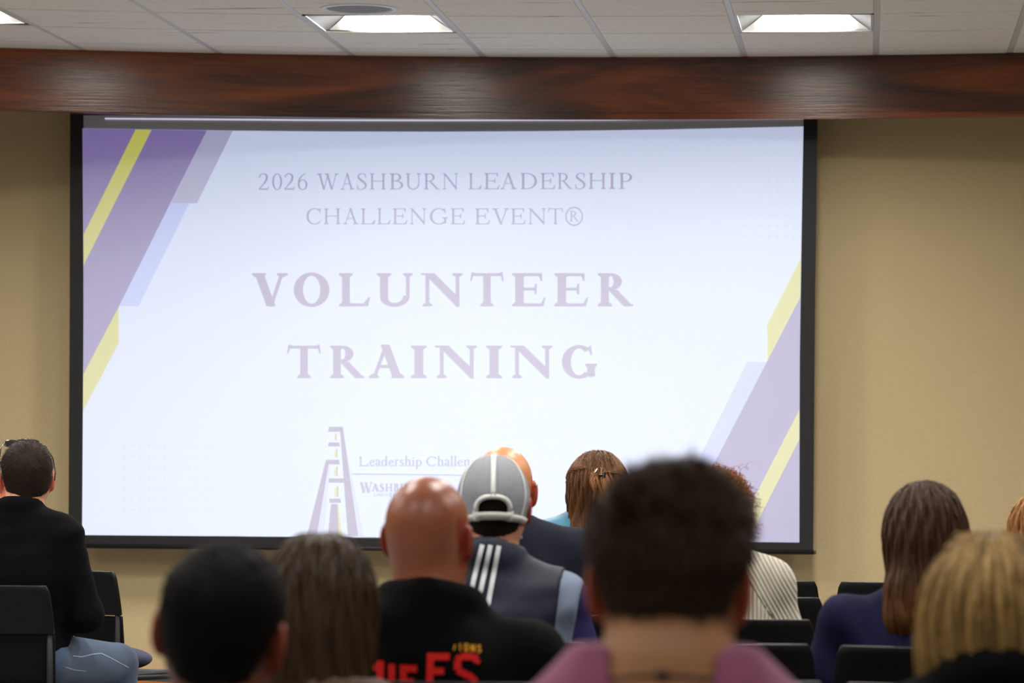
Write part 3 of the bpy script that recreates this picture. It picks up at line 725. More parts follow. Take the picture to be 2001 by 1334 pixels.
class Person: pass
def person(Y, px, py, tpx, label, sw=.20, hs=1.0, yaw=0, pitch=0, roll=0, head=0, skin=(198, 142, 112), skin2=None, ear=(190, 98, 72), drop=.30,
           girth=1.0, ears=True, ear_out=25, legs=(.12, .12), earz=-.033, slope=0, shine=.45, neck=.055, ear_yaw=0, lean=0, coarse=.011, fy=None):
    p = Person(); C = pt(px, py, Y); tx = pt(tpx, 900, Y).x
    p.root = empty('person', (tx, Y, 0), head, label=label, category='person')
    ch, sh_ = math.cos(-head), math.sin(-head)
    dx = C.x-tx; lx, ly = dx*ch, dx*sh_
    p.R = R = rotm(yaw-head, pitch, roll)
    cz = C.z
    # crown of the cranium sits at C ; head origin below it
    up = R@np.array([0, 0, .092*hs]); p.hc = hc = np.array([lx, ly, cz-.092*hs])
    p.Hp = lambda q: hc+R@(np.array(q, float)*hs)
    Hp = p.Hp; p.hs = hs; p.cz = cz; p.sw = sw; p.g = girth
    p.zs = zs = cz-drop; p.hipz = .56
    ms = mat('skin_%d_%d_%d' % skin, srgb(*skin), shine, .45, sss=.12, var=(9, srgb(*(skin2 or [int(c*.93) for c in skin]))), bump=(220, .12))
    me_ = mat('ear_%d_%d_%d' % ear, srgb(*ear), .5, .4, sss=.2)
    S = Sdf()
    def head_s(S, inf=0):
        S.ell(Hp((0, -.008, 0)), np.array([.076, .096, .092])*hs+inf, R, k=.02)
        S.ell(Hp((0, -.035, .004)), np.array([.071, .068, .080])*hs+inf, R, k=.03)
        S.ell(Hp((0, .032, -.052)), np.array([.057, .060, .074])*hs+inf, R, k=.03)
    head_s(S)
    S.ell(Hp((0, .070, -.104)), np.array([.026, .022, .020])*hs, R, k=.03)
    for s in (-1, 1):
        S.cap(Hp((s*.056, .0, -.075)), Hp((s*.02, .07, -.108)), .016*hs, k=.03)
        S.ell(Hp((s*.034, .072, -.045)), np.array([.02, .018, .016])*hs, R, k=.02)
    S.ell(Hp((0, .084, .008)), np.array([.046, .014, .010])*hs, R, k=.015)
    S.cap(Hp((0, .088, -.005)), Hp((0, .108, -.045)), .008*hs, .0125*hs, k=.012)
    S.ell(Hp((-.011, .098, -.047)), np.array([.008, .010, .008])*hs, R, k=.006); S.ell(Hp((.011, .098, -.047)), np.array([.008, .010, .008])*hs, R, k=.006)
    for s in (-1, 1): S.ell(Hp((s*.031, .094, -.012)), np.array([.017, .013, .011])*hs, R, op='s', k=.008)
    S.ell(Hp((0, .091, -.071)), np.array([.023, .010, .0055])*hs, R, k=.005); S.ell(Hp((0, .090, -.081)), np.array([.020, .010, .0065])*hs, R, k=.005)
    S.cap(Hp((-.02, .101, -.076)), Hp((.02, .101, -.076)), .0014*hs, op='s', k=.003)
    p.neck = neck; nb = np.array([lx*.6, -.035+ly*.3, zs+.035]); p.nb = nb
    S.cap(Hp((0, -.018, -.06)), nb, neck*hs*.98, neck*1.12, k=.035)
    def ears_s(S):
        for s in (-1, 1):
            a = math.radians(ear_out)*s
            Re = R@np.array(Matrix.Rotation(a, 3, 'Z'))@np.array(Matrix.Rotation(.12, 3, 'X'))
            c = Hp((s*.0835, -.010, earz))
            S.ell(c, np.array([.0065, .018, .031])*hs, Re, k=.008)
            S.ring(c+Re@np.array([s*.002, 0, 0])*hs, .028*hs, .015*hs, .0042*hs, Re@np.array([[0, 0, 1], [0, 1, 0], [-1, 0, 0]], float), k=.006)
            S.ell(c+Re@np.array([s*.009, .003, .002])*hs, np.array([.006, .010, .018])*hs, Re, op='s', k=.004)
            S.ell(Hp((s*.079, .002, earz-.028)), np.array([.005, .009, .010])*hs, R, k=.006)
    if ears: ears_s(S)
    # trunk, arms, hands, legs of the body (all under the clothes)
    p.sh = [np.array([s*(sw-.045), -.02, zs-.045-slope]) for s in (-1, 1)]
    p.el = [np.array([s*(sw+.02*girth), .02, zs-.30]) for s in (-1, 1)]
    p.wr = [np.array([s*.055, .20, .67]) for s in (-1, 1)]
    p.hip = [np.array([s*.09, .0, p.hipz]) for s in (-1, 1)]
    p.kn = [np.array([s*legs[0 if s < 0 else 1], math.sqrt(max(.01, .18-legs[0 if s < 0 else 1]**2)), .535]) for s in (-1, 1)]
    p.an = [np.array([k[0]*1.02, k[1]+.02, .09]) for k in p.kn]
    def trunk(S, i, arms=True, cut=None):
        g = girth
        for s, e in ((0, -1), (1, 1)):
            S.cap(nb+np.array([e*.02, -.012, -.01]), p.sh[s]+np.array([0, 0, .005]), .043+i, .05+i, k=.06)       # trapezius slope
            if arms:
                S.cap(p.sh[s], p.el[s], .052*g+i, .043*g+i, k=.035); S.cap(p.el[s], p.wr[s], .042*g+i, .028+i, k=.03)
        S.ell((0, -.015, zs-.15), (sw*.86+i, .112*g+i, .17+i), k=.06)
        S.ell((0, -.01, zs-.17), (sw*.80+i, .122*g+i, .2+i), k=.05)
        S.ell((0, .0, (zs-.15+p.hipz)/2), (.145*g+i, .115*g+i, max(.14, (zs-.15-p.hipz)/2+.08)), k=.06)
        S.ell((0, -.01, p.hipz), (.165*g+i, .125*g+i, .098+i), k=.05)
    trunk(S, -.004)
    for s in (0, 1):
        S.cap(p.hip[s], p.kn[s], .078*girth, .055, k=.03); S.cap(p.kn[s], p.an[s], .05, .036, k=.02)
        S.cap(p.an[s]+np.array([0, -.03, -.05]), p.an[s]+np.array([0, .13, -.065]), .033, .024, k=.02)
        e = -1 if s == 0 else 1
        w_ = p.wr[s]; hd = w_+np.array([-e*.02, .07, -.035])
        S.ell((w_+hd)/2+np.array([0, .02, 0]), (.04, .05, .02), k=.02)
        for f in range(4):
            a = hd+np.array([(f-1.5)*.02, .01-abs(f-1.3)*.005, .0]); ln = (.058, .066, .062, .048)[f if e > 0 else 3-f]
            b = a+np.array([0, ln*.55, -.006]); c2 = b+np.array([0, ln*.45, -.022])
            S.cap(a, b, .0092, .0088, k=.004); S.cap(b, c2, .0088, .0078, k=.004)
        t0 = (w_+hd)/2+np.array([-e*.03, .0, 0]); S.cap(t0, t0+np.array([-e*.025, .045, -.008]), .011, .0085, k=.01)
    R3 = .12
    ax = (axis(-.42, .42, coarse, (lx-.112, lx+.112, .0046)), axis(-.22, .72, .013, (ly-.13, ly+.14, .0052)), axis(0, cz+.03, .014, (hc[2]-.16, cz+.03, .0046)))
    V, F = S.mesh(ax)
    # ear faces get the redder skin
    L = (V-hc)@R/hs; fc = L[F].mean(1)
    em = (np.abs(fc[:, 0]) > .0755) & (np.abs(fc[:, 2]-earz) < .05) & (np.abs(fc[:, 1]+.01) < .045)
    p.body = mobj('body', V, F, None, p.root, mats=[ms, me_], fmat=em.astype(int))
    p.S = S; p.trunk = trunk; p.head_s = head_s
    for s in (-1, 1):
        e = MB(); c = Hp((s*.031, .081, -.012)); rr = .0115*hs
        V = []; F = []
        for i in range(9):
            for j in range(12):
                a = math.pi*i/8; b = 2*math.pi*j/12; V.append(tuple(c+rr*np.array([math.sin(a)*math.cos(b), math.cos(a), math.sin(a)*math.sin(b)])))
        for i in range(8):
            for j in range(12): F.append((i*12+j, i*12+(j+1) % 12, (i+1)*12+(j+1) % 12, (i+1)*12+j))
        mobj('eye', V, F, mat('eye_white', srgb(225, 222, 215), .2), p.root)
    return p
def garment(p, name, m, i=.013, amp=.004, seed=1, neck_r=.075, neck_y=.01, neck_tilt=.25, neck_dz=.0, arms=True, extra=None, res=.0085, clip=None, collar=None, waist=None, armhole=None):
    S = Sdf(); p.trunk(S, i, arms)
    if extra: extra(S)
    zb = p.hipz-.03 if waist is None else waist; nb = p.nb
    def cut(P, d):
        d = d+fold(P, seed, amp)
        q = P-nb; r = np.sqrt(q[..., 0]**2+(q[..., 1]-neck_y)**2)
        zz = q[..., 2]-neck_dz+neck_tilt*q[..., 1]
        hole = np.maximum(r-neck_r, -(zz+.015)); d = np.maximum(d, -np.maximum(r-neck_r, -zz-.02))
        d = np.maximum(d, zz-.05)
        d = np.maximum(d, np.where(np.abs(P[..., 1]) < .2, zb-P[..., 2], zb-.2-P[..., 2]))
        w_ = [np.maximum(P[..., 1]-.235, 0)]
        d = np.maximum(d, P[..., 1]-.25)
        if clip: d = np.maximum(d, clip(P))
        return d
    S.post.append(cut)
    if collar: pass
    ax = (axis(-.40, .40, res), axis(-.24, .27, res), axis(.5, p.cz-.08, res))
    V, F = S.mesh(ax)
    o = mobj(name, V, F, m, p.root); p.gs = S
    return o
def trousers(p, m, i=.014, seed=3):
    S = Sdf()
    S.ell((0, -.01, p.hipz-.005), (.165*p.g+i, .125*p.g+i, .095+i), k=.05)
    for s in (0, 1):
        S.cap(p.hip[s], p.kn[s], .078*p.g+i, .058+i, k=.03); S.cap(p.kn[s], p.an[s]+np.array([0, 0, .0]), .052+i, .045+i, k=.02)
    S.post.append(lambda P, d: np.maximum(np.maximum(d+fold(P, seed, .003), .09-P[..., 2]), np.where((np.abs(P[..., 1]) < .14), P[..., 2]-.64, -1)))
    V, F = S.mesh((axis(-.45, .45, .011), axis(-.22, .62, .011), axis(.05, .72, .011)))
    o = mobj('trousers', V, F, m, p.root)
    for s in (0, 1):
        T = Sdf(); T.cap(p.an[s]+np.array([0, -.035, -.045]), p.an[s]+np.array([0, .14, -.052]), .042, .034, k=.02); T.cap(p.an[s]+np.array([0, -.01, -.0]), p.an[s]+np.array([0, -.02, -.05]), .045, .042, k=.02)
        T.post.append(lambda P, d: np.maximum(d, -P[..., 2]+.001))
        V, F = T.mesh((axis(p.an[s][0]-.07, p.an[s][0]+.07, .01), axis(p.an[s][1]-.12, p.an[s][1]+.2, .01), axis(-.01, .16, .01)))
        mobj('shoe', V, F, mat('dark_shoe', srgb(30, 28, 28), .5), p.root)
    return o
def hair_base(p, name, m, build, post=None, res=.0055, box=None):
    S = Sdf(); build(S)
    if post: S.post.append(post)
    lo, hi = box or (p.hc-np.array([.16, .17, .2]), p.hc+np.array([.16, .17, .15]))
    V, F = S.mesh(tuple(axis(lo[i], hi[i], res) for i in range(3)))
    return mobj(name, V, F, m, p.root), S, V
def hair_mats(name, c1, c2, rough=.42, under=.6):
    return (mat(name+'_base', srgb(*[int(c*under) for c in c1]), .6, .1), mat(name+'_strands', srgb(*c1), rough, .2, island=srgb(*c2)))
def add_strands(p, name, m, S, starts, dirfn, n, ds, w, off=.001, inertia=.5, lift=None, parent=None, jit=.0):
    P, Nn = flow(S, starts, dirfn, n, ds, off, inertia, lift)
    V, F = strand_mesh(P, Nn, np.full(len(P), w)*rng.uniform(.6, 1.3, len(P)))
    return mobj(name, V, F, m, parent or p.root)
def rnd(P, a): return rng.normal(size=P.shape)*a
def short_hair(p, c1, c2, thick=.008, nape=-.088, front=.05, n=5000, length=.012, up=.5, w=.0016, zmax=1, side=-.035, taper=True, napec=.012, shrink=.4, ss=2.6):
    mb_, ms_ = hair_mats('hair_%d_%d_%d' % c1, c1, c2)
    hs, R, hc = p.hs, p.R, p.hc
    def build(S):
        p.head_s(S, thick)
        S.cap(p.Hp((0, -.018, -.06)), p.nb, p.neck*hs*.98+thick*.9+.001, p.neck*1.12+thick*.6, k=.035)
    def post(P, d):
        L = (P-hc)@R/hs; x, y, z = L[..., 0], L[..., 1], L[..., 2]
        # hairline: forehead, temples, above and behind the ears, nape
        lim = np.where(y > .03, .035+.9*(y-.03), np.where(y > -.03, side+(y+.03)*1.15, side+(y+.03)*ss))
        lim = np.maximum(lim, nape+napec*(x/.05)**2)
        d = d+np.minimum(np.clip((.045-z)/.05, 0, 1)*thick*.35+np.clip((.01-z)/.04, 0, 1)*thick*shrink, max(thick-.003, 0))
        if zmax < 1: d = np.maximum(d, (z-zmax)*hs)
        d = d+.0007*np.sin(90*x+40*z)*np.sin(70*y+30*z)
        return np.maximum(d, (lim-z)*hs*.8)
    o, S, V = hair_base(p, 'hair', mb_, build, post)
    g = S.grad(V); L = (V-hc)@R/hs
    ok = (L[:, 1] < .07) & (L[:, 2] < zmax)
    Vi = V[ok]; idx = rng.integers(0, len(Vi), n); st = Vi[idx]+rnd(Vi[idx], .0015)
    Ls = (st-hc)@R/hs
    ln = np.clip(.25+(Ls[:, 2]+.01)/.07, .25, 1.3) if taper else np.ones(n)
    def df(P, g_):
        d = np.zeros_like(P); LL = (P-hc)@R
        d[:, 2] = -1; d += rnd(P, .25)
        away = LL*np.array([1, 1, 0]); topm = np.clip((LL[:, 2]-.03)/.05, 0, 1)[:, None]
        d = d*(1-topm)+topm*(np.array([.5, .8, 0.2])@R.T+rnd(P, .5))
        return d+g_*up
    P, Nn = flow(S, st, df, 4, length/3, None, .3, lift=.9)
    P = P[:, :1]+(P-P[:, :1])*ln[:, None, None]
    V2, F2 = strand_mesh(P, Nn, np.full(n, w)*rng.uniform(.7, 1.2, n))
    mobj('hair_strands', V2, F2, ms_, o)
    o['hs'] = 1; del o['hs']
    return o, S
def decal(name, flat, m, tree, parent, M, off=.0015, sub=3.0):
    """plane figure given in picture coordinates, laid on the cloth it is printed on"""
    q = []
    for poly_ in flat.Q: q.append(poly_)
    v, f = flat.tris()
    bm_v = []; 
    for x, y in v:
        d = ray(x, y).normalized(); hit, nrm, i, dist = tree.ray_cast(Vector((0, 0, ZC)), d)
        if hit is None: bm_v.append(None)
        else: bm_v.append(M@(hit-d*off*1.0))
    f = [t for t in f if all(bm_v[i] is not None for i in t)]
    used = sorted({i for t in f for i in t}); mp = {u: k for k, u in enumerate(used)}
    return mobj(name, [tuple(bm_v[u]) for u in used], [tuple(mp[i] for i in t) for t in f], m, parent, smooth=True)
def wtree(o, root):
    bpy.context.view_layer.update(); M = o.matrix_world
    me = o.data; return BVHTree.FromPolygons([M@v.co for v in me.vertices], [tuple(p_.vertices) for p_ in me.polygons]), M.inverted()
def band(flat, pts, w, step=2.0, horiz=None):
    """stroke cut in small quads so that it can follow the cloth"""
    for a, b in zip(pts[:-1], pts[1:]):
        a = np.array(a, float); b = np.array(b, float); L_ = np.linalg.norm(b-a); n = max(1, int(L_/step)); d = (b-a)/L_
        nn = np.array([-d[1], d[0]]) if horiz is None else np.array([1, 0])
        m_ = 3
        for i in range(n):
            p0 = a+(b-a)*i/n; p1 = a+(b-a)*(i+1)/n
            for k in range(m_):
                u0 = -.5+k/m_; u1 = -.5+(k+1)/m_
                flat.add([p0+nn*w*u0, p0+nn*w*u1, p1+nn*w*u1, p1+nn*w*u0])
m_jeans = mat('blue_denim', srgb(60, 78, 102), .85, .25, bump=(700, .4), var=(7, srgb(48, 62, 84)), sheen=.15)
m_darktr = mat('dark_trousers', srgb(34, 34, 40), .85, .25, bump=(600, .3))
m_black = cloth_mat('black_knit', srgb(8, 8, 9), srgb(6, 6, 7), sheen=0)

# ---------- man at the left edge
p = person(11.25, 50, 868, 42, 'person in a black sweater with sunglasses pushed up on short brown hair', sw=.203, yaw=.42, roll=-.03, head=-.15, skin=(214, 150, 120), ear=(200, 110, 85), drop=.265, legs=(.10, .205), girth=1.04, neck=.062)
def ex(S): S.ring(p.nb+np.array([0, -.008, .02]), .068, .066, .016, rotm(0, -.28, 0), k=.012, flat=1.5)
garment(p, 'sweater', m_black, extra=ex, seed=2, neck_dz=.012, amp=.004)
trousers(p, m_jeans)
h, HS = short_hair(p, (58, 42, 34), (40, 30, 26), n=6000, thick=.007, length=.010, w=.0013)
# sunglasses pushed up on the crown
sg = empty('sunglasses'); sg.parent = p.root
m_sg = mat('sunglass_frame', srgb(20, 18, 18), .2, .6)
Hp = p.Hp
for s in (-1, 1):
    T = Sdf(); Rl = p.R@np.array(Matrix.Rotation(-.95, 3, 'X')); T.ell(Hp((s*.034,   .052, .095)), (.031, .006, .022), Rl); c_ = Hp((s*.034, .052, .095))
    V, F = T.mesh(tuple(axis(c_[i]-.045, c_[i]+.045, .003) for i in range(3))); mobj('lens', V, F, mat('dark_lens', srgb(28, 22, 22), .08, .7), sg)
    MB().tube([Hp((s*.060, .048, .097)), Hp((s*.076, .025, .082)), Hp((s*.090, -.02, .045)), Hp((s*.091, -.058, .0)), Hp((s*.084, -.072, -.03))], .0022, 6).build('temple', m_sg, sg, smooth=True)
MB().tube([Hp((-.014, .050, .106)), Hp((0, .053, .109)), Hp((.014, .050, .106))], .004, 6).build('bridge', m_sg, sg, smooth=True)
# seams of the jeans
jt, Mi = wtree([c for c in p.root.children if c.name.startswith('trousers')][0], p.root)
fl = Flat(); band(fl, [(143, 1281), (160, 1283), (180, 1278), (198, 1276), (215, 1284), (235, 1295), (252, 1304)], 1.3); band(fl, [(128, 1303), (148, 1309), (168, 1311)], 1.2)
decal('seam', fl, mat('seam_thread', srgb(150, 165, 180), .8), jt, p.root, Mi, .002)

# ---------- man with very short black hair, near left
p = person(4.6, 440, 1072, 440, 'person with very short black hair and a thinning spot on the crown', sw=.20, roll=.13, yaw=-.05, skin=(110, 62, 42), ear=(140, 66, 42), drop=.285, hs=.98)
garment(p, 'shirt', cloth_mat('dark_shirt', srgb(30, 28, 30)), seed=4); trousers(p, m_darktr)
h, HS = short_hair(p, (20, 17, 17), (12, 11, 12), n=6500, thick=.006, length=.006, w=.0014, nape=-.098, side=-.02)
# thinning spot: scalp showing through at the crown
T = Sdf(); T.ell(p.Hp((-.031, -.088, .030)), (.013, .0035, .014), p.R@np.array(Matrix.Rotation(-.35, 3, 'Z'))@np.array(Matrix.Rotation(-.35, 3, 'X'))); c_ = p.Hp((-.031, -.088, .03))
V, F = T.mesh(tuple(axis(c_[i]-.03, c_[i]+.03, .002) for i in range(3))); mobj('bald_spot', V, F, mat('scalp_brown', srgb(60, 38, 26), .6, .3), p.root)

# ---------- generic long hair
def long_hair(p, c1, c2, prims, n1=4500, n2=2600, steps=16, ds=.012, w=.0035, part=(0, .03, .10), c3=None, inert=.55, zlow=None, wave=0, sides=1, out=.0, tipcol=None, base_under=.55, spread=.25, name=None, rough=.4, strands=True):
    nm = 'hair_%d_%d_%d' % c1
    mb_, ms_ = hair_mats(nm, c1, c2, under=base_under, rough=rough)
    if tipcol:                                   # dyed tips: colour changes along the length of the hair
        for m_ in (mb_, ms_):
            N = m_.node_tree.nodes; L = m_.node_tree.links; b = N['Principled BSDF']
            tc = N.new('ShaderNodeTexCoord'); sp = N.new('ShaderNodeSeparateXYZ'); L.new(tc.outputs['Object'], sp.inputs[0])
            nz = N.new('ShaderNodeTexNoise'); nz.inputs['Scale'].default_value = 18; L.new(tc.outputs['Object'], nz.inputs['Vector'])
            ad = N.new('ShaderNodeMath'); ad.operation = 'MULTIPLY_ADD'; L.new(nz.outputs[0], ad.inputs[0]); ad.inputs[1].default_value = .16; L.new(sp.outputs[2], ad.inputs[2])
            mr = N.new('ShaderNodeMapRange'); L.new(ad.outputs[0], mr.inputs[0]); mr.inputs[1].default_value = tipcol[1]+.08; mr.inputs[2].default_value = tipcol[2]+.08; mr.inputs[3].default_value = .7; mr.inputs[4].default_value = 0
            mx = N.new('ShaderNodeMix'); mx.data_type = 'RGBA'; L.new(mr.outputs[0], mx.inputs[0]); mx.inputs[7].default_value = srgb(*tipcol[0])
            if b.inputs['Base Color'].links: L.new(b.inputs['Base Color'].links[0].from_socket, mx.inputs[6])
            else: mx.inputs[6].default_value = b.inputs['Base Color'].default_value
            L.new(mx.outputs[2], b.inputs['Base Color'])
    hs, R, hc = p.hs, p.R, p.hc
    def build(S):
        p.head_s(S, .010)
        prims(S)
        S.ell(p.Hp((0, .125, -.05)), np.array([.060, .075, .105])*hs, R, op='s', k=.02)
    def post(P, d):
        a = np.arctan2(P[..., 0]-hc[0], -(P[..., 1]-hc[1])+.02)
        return d+.0022*np.sin(a*26+4*np.sin(P[..., 2]*14))+.0013*np.sin(a*61+P[..., 2]*25)
    zb = (zlow if zlow is not None else hc[2]-.3)
    o, S, V = hair_base(p, 'hair', mb_, build, post, res=.006, box=(hc-np.array([.22, .20, 0])-np.array([0, 0, hc[2]-zb+.04]), hc+np.array([.22, .18, .14])))
    if not strands: return o, S
    pp = p.Hp(part)
    def df(P, g_):
        q = P-pp; d = q/(np.linalg.norm(q, axis=1, keepdims=True)+1e-6); z = np.clip((hc[2]+.05-P[:, 2])/.08, 0, 1)[:, None]
        d = d*(1-z*.85)+np.array([0, 0, -1])*(.3+z)
        if wave: d = d+np.stack([np.sin(P[:, 2]*55+ph)*wave, np.cos(P[:, 2]*50+ph)*wave*.5, np.zeros(len(P))], 1)
        return d+jd+g_*out
    ok = (V[:, 1]-hc[1] < .07)
    Vi = V[ok]
    for (n_, st_, ww) in ((n1, steps, w), (n2, max(4, steps//2), w*.6)):
        st = Vi[rng.integers(0, len(Vi), n_)]; ph = rng.uniform(0, 6.3, n_)*.5; jd = rng.normal(size=(n_, 3))*spread*.35
        P, Nn = flow(S, st, df, st_, ds, rng.uniform(0, .003, (n_, 1)), inert)
        P[:, :, 2] = np.maximum(P[:, :, 2], zb-.03+rng.uniform(0, .03, n_)[:, None]) if False else P[:, :, 2]
        V2, F2 = strand_mesh(P, Nn, np.full(n_, ww)*rng.uniform(.6, 1.3, n_))
        mobj('hair_strands', V2, F2, ms_, o)
    return o, S

# ---------- woman with long straight brown hair, near left
p = person(5.7, 630, 1057, 655, 'person with long straight brown hair, left of the black hoodie', sw=.17, hs=1.0, skin=(190, 140, 110), drop=.29, ears=False)
garment(p, 'top', cloth_mat('brown_top', srgb(92, 68, 52), srgb(78, 56, 42), sheen=.5), seed=5, extra=lambda S: S.ring(p.nb+np.array([.01, -.01, .0]), .085, .08, .018, rotm(0, -.2, 0), k=.02, flat=1.4)); trousers(p, m_darktr)
def pr(S):
    S.ell(p.Hp((0, -.045, -.06)), (.086, .068, .12), k=.04); S.cap(p.Hp((0, -.05, -.08)), (p.hc[0]+.005, p.hc[1]-.085, p.hc[2]-.24), .078, .06, k=.04)
    S.cap(p.Hp((-.03, -.06, -.10)), (p.hc[0]-.04, p.hc[1]-.09, p.hc[2]-.27), .05, .042, k=.03); S.cap(p.Hp((.03, -.06, -.10)), (p.hc[0]+.045, p.hc[1]-.09, p.hc[2]-.27), .05, .042, k=.03)
long_hair(p, (46, 33, 23), (72, 52, 33), pr, w=.004, spread=.12, part=(0, .02, .10), zlow=p.hc[2]-.34)

# ---------- bald man in the black hoodie
p = person(7.05, 842, 934, 868, 'bald person in a black hoodie with red and yellow lettering on the back', sw=.218, hs=1.05, ear_out=38, yaw=-.25, roll=.03, skin=(152, 92, 66), skin2=(138, 76, 52), ear=(140, 56, 38), drop=.33, girth=1.2, shine=.32, neck=.068, head=.0)
HPERS = p
def ex(S):
    nb = p.nb
    S.ring(nb+np.array([0, -.012, .030]), .092, .085, .026, rotm(0, -.25, .06), k=.03, flat=1.7)
    S.ell(nb+np.array([-.02, -.085, -.015]), (.125, .048, .055), rotm(0, .25, .12), k=.035)
    S.ell(nb+np.array([.0, -.10, -.075]), (.10, .035, .05), rotm(0, .2, 0), k=.04)
hood = garment(p, 'hoodie', cloth_mat('black_fleece', srgb(9, 9, 10), srgb(7, 7, 8), sheen=0), i=.022, extra=ex, seed=1, neck_r=.085, neck_dz=.03, amp=.005); trousers(p, m_darktr)
# beard along the jaw
def bb(S):
    for s in (-1, 1):
        S.cap(p.Hp((s*.060, .012, -.07)), p.Hp((s*.03, .068, -.106)), .017*p.hs, k=.02)
    S.ell(p.Hp((0, .073, -.108)), np.array([.036, .028, .030])*p.hs, p.R, k=.02)
    S.cap(p.Hp((-.03, .092, -.062)), p.Hp((.03, .092, -.062)), .008, k=.01)
o, BS, V = hair_base(p, 'beard', mat('beard_base', srgb(52, 40, 32), .7), bb)
st = V[rng.integers(0, len(V), 2500)]; add_strands(p, 'beard_strands', mat('beard_hair', srgb(70, 54, 42), .5, island=srgb(40, 32, 28)), BS, st, lambda P, g: np.array([0, .2, -1])+g*.5+rnd(P, .3), 4, .003, .0014, None, lift=.8, parent=o)
# lettering on the back
ht, Mi = wtree(hood, p.root)
def HX(x, y): return (690+.15*x, 1220+.15*y)
fl = Flat()
def b2(pts, w): band(fl, [HX(*q) for q in pts], w*.15, 1.6)
b2([(148, 295), (140, 900)], 96); b2([(355, 470), (350, 920)], 96); b2([(150, 560), (355, 560)], 80)
b2([(503, 512), (500, 930)], 92)
b2([(655, 525), (650, 930)], 92); b2([(612, 575), (832, 575)], 92); b2([(650, 740), (790, 740)], 80); b2([(610, 880), (832, 880)], 88)
b2([(1010, 370), (990, 930)], 92); b2([(970, 418), (1258, 418)], 88); b2([(1010, 605), (1185, 605)], 88)
b2([(1600, 500), (1620, 450), (1560, 415), (1400, 415), (1360, 470), (1360, 590), (1450, 640), (1560, 690), (1590, 740), (1590, 880), (1550, 930), (1400, 930), (1350, 880)], 92)
b2([(40, 330), (-20, 290), (-120, 300), (-160, 370), (-170, 800), (-130, 880), (0, 880), (40, 820)], 90)
decal('lettering', fl, mat('red_print', srgb(205, 22, 14), .7, .3), ht, p.root, Mi, .003)
fl = Flat()
for c, x0 in (('C', 780), ('H', 870), ('A', 960), ('M', 1045), ('P', 1140), ('I', 1395), ('O', 1455), ('N', 1540), ('S', 1625)):
    if c in 'CHAMP': continue
    yy = 245+(x0-1395)*.1
    for pl in sans(c):
        band(fl, [HX(x0+a*70 if c != 'I' else x0, yy+90-b*90) for a, b in pl], 2.2, 1.4)
band(fl, [HX(1312, 330), HX(1330, 262)], 2.0, 1.4)
decal('lettering', fl, mat('gold_print', srgb(235, 165, 30), .7, .3), ht, p.root, Mi, .003)

# ---------- man with the white cap
p = person(8.45, 965, 897, 965, 'person in a backward white mesh cap and a navy vest with three white stripes', sw=.215, yaw=.10, hs=1.0, skin=(190, 132, 104), ear=(160, 70, 60), drop=.31, girth=1.15, neck=.062)
m_vest = mat('navy_padded_fabric', srgb(12, 16, 38), .62, .3, bump=(30, .15))
sw = p.sw
def ex(S): S.ring(p.nb+np.array([0, -.01, .028]), .075, .072, .014, rotm(0, -.2, 0), k=.012, flat=2.6)
aw = sw-.045
vest = garment(p, 'vest', m_vest, i=.024, extra=ex, seed=6, neck_dz=.03, amp=.0035, clip=lambda P: np.abs(P[..., 0])-aw-.10*(P[..., 2]-p.zs+.06))
for s in (-1, 1): garment(p, 'vest_sleeve_panel', cloth_mat('grey_blue_panel', srgb(116, 127, 147), sheen=.1), i=.017, seed=6, amp=.004, clip=lambda P: np.maximum(-s*P[..., 0], np.maximum(np.abs(P[..., 0])-(sw+.006)-.157*(P[..., 2]-p.zs+.03), np.maximum(-(np.abs(P[..., 0])-aw+.012), p.zs-.24-P[..., 2]))))
garment(p, 'shirt', cloth_mat('purple_navy_shirt', srgb(46, 42, 84), srgb(40, 37, 76), sheen=0), i=.011, seed=7, neck_dz=.0, amp=.003)
trousers(p, m_darktr)
h, HS = short_hair(p, (44, 34, 28), (30, 24, 22), n=3500, thick=.007, length=.005, w=.0012, nape=-.10, zmax=-.002)
vt, Mi = wtree(vest, p.root)
fl = Flat()
for (a, b, c, d) in ((943.5, 1063.6, 925, 1135), (959.5, 1064.5, 938, 1160), (976, 1066, 950, 1200)):
    band(fl, [(a-1, b), (c, d), (c-10, d+60)], 9.0, 2.0)
decal('stripe', fl, mat('white_stripe', srgb(198, 202, 206), .6, .3), vt, p.root, Mi, .003)
# the cap
cap_ = empty('cap'); cap_.parent = p.root
Rc = p.R@np.array(Matrix.Rotation(-.16, 3, 'X')); cc = p.Hp((0, -.004, -.008)); A_, B_, C_ = .0885, .117, .108
def CP(az, el, k=1.0):   # az 0 = back of the head, el 0..90
    bulge = 1.0+.03*math.cos(el*2)
    if el < 0:
        f_ = (1-.16*(-el/.6)**1.5)*bulge; return cc+Rc@(np.array([math.sin(az)*A_*f_, -math.cos(az)*B_*f_, el*C_])*k)
    return cc+Rc@(np.array([math.sin(az)*math.cos(el)**.8*A_*bulge, -math.cos(az)*math.cos(el)**.8*B_*bulge, math.sin(el)*C_])*k)
e0 = -.60
def shell(name, az0, az1, m, hole=False, n=28, k=1.0, par=cap_):
    V = []; F = []; M_ = 18
    for i in range(n+1):
        az = az0+(az1-az0)*i/n
        lo = e0
        if hole:
            t = abs(az)/.52
            if t < 1: lo = -.40+.31*math.sqrt(1-t**2.6)
        for j in range(M_+1):
            el = lo+(math.pi/2-lo)*j/M_
            V.append(tuple(CP(az, min(el, math.pi/2-1e-3), k)))
    for i in range(n):
        for j in range(M_): a = i*(M_+1)+j; F.append((a, a+M_+1, a+M_+2, a+1))
    o = mobj(name, V, F, m, par); s_ = o.modifiers.new('t', 'SOLIDIFY'); s_.thickness = .002; return o
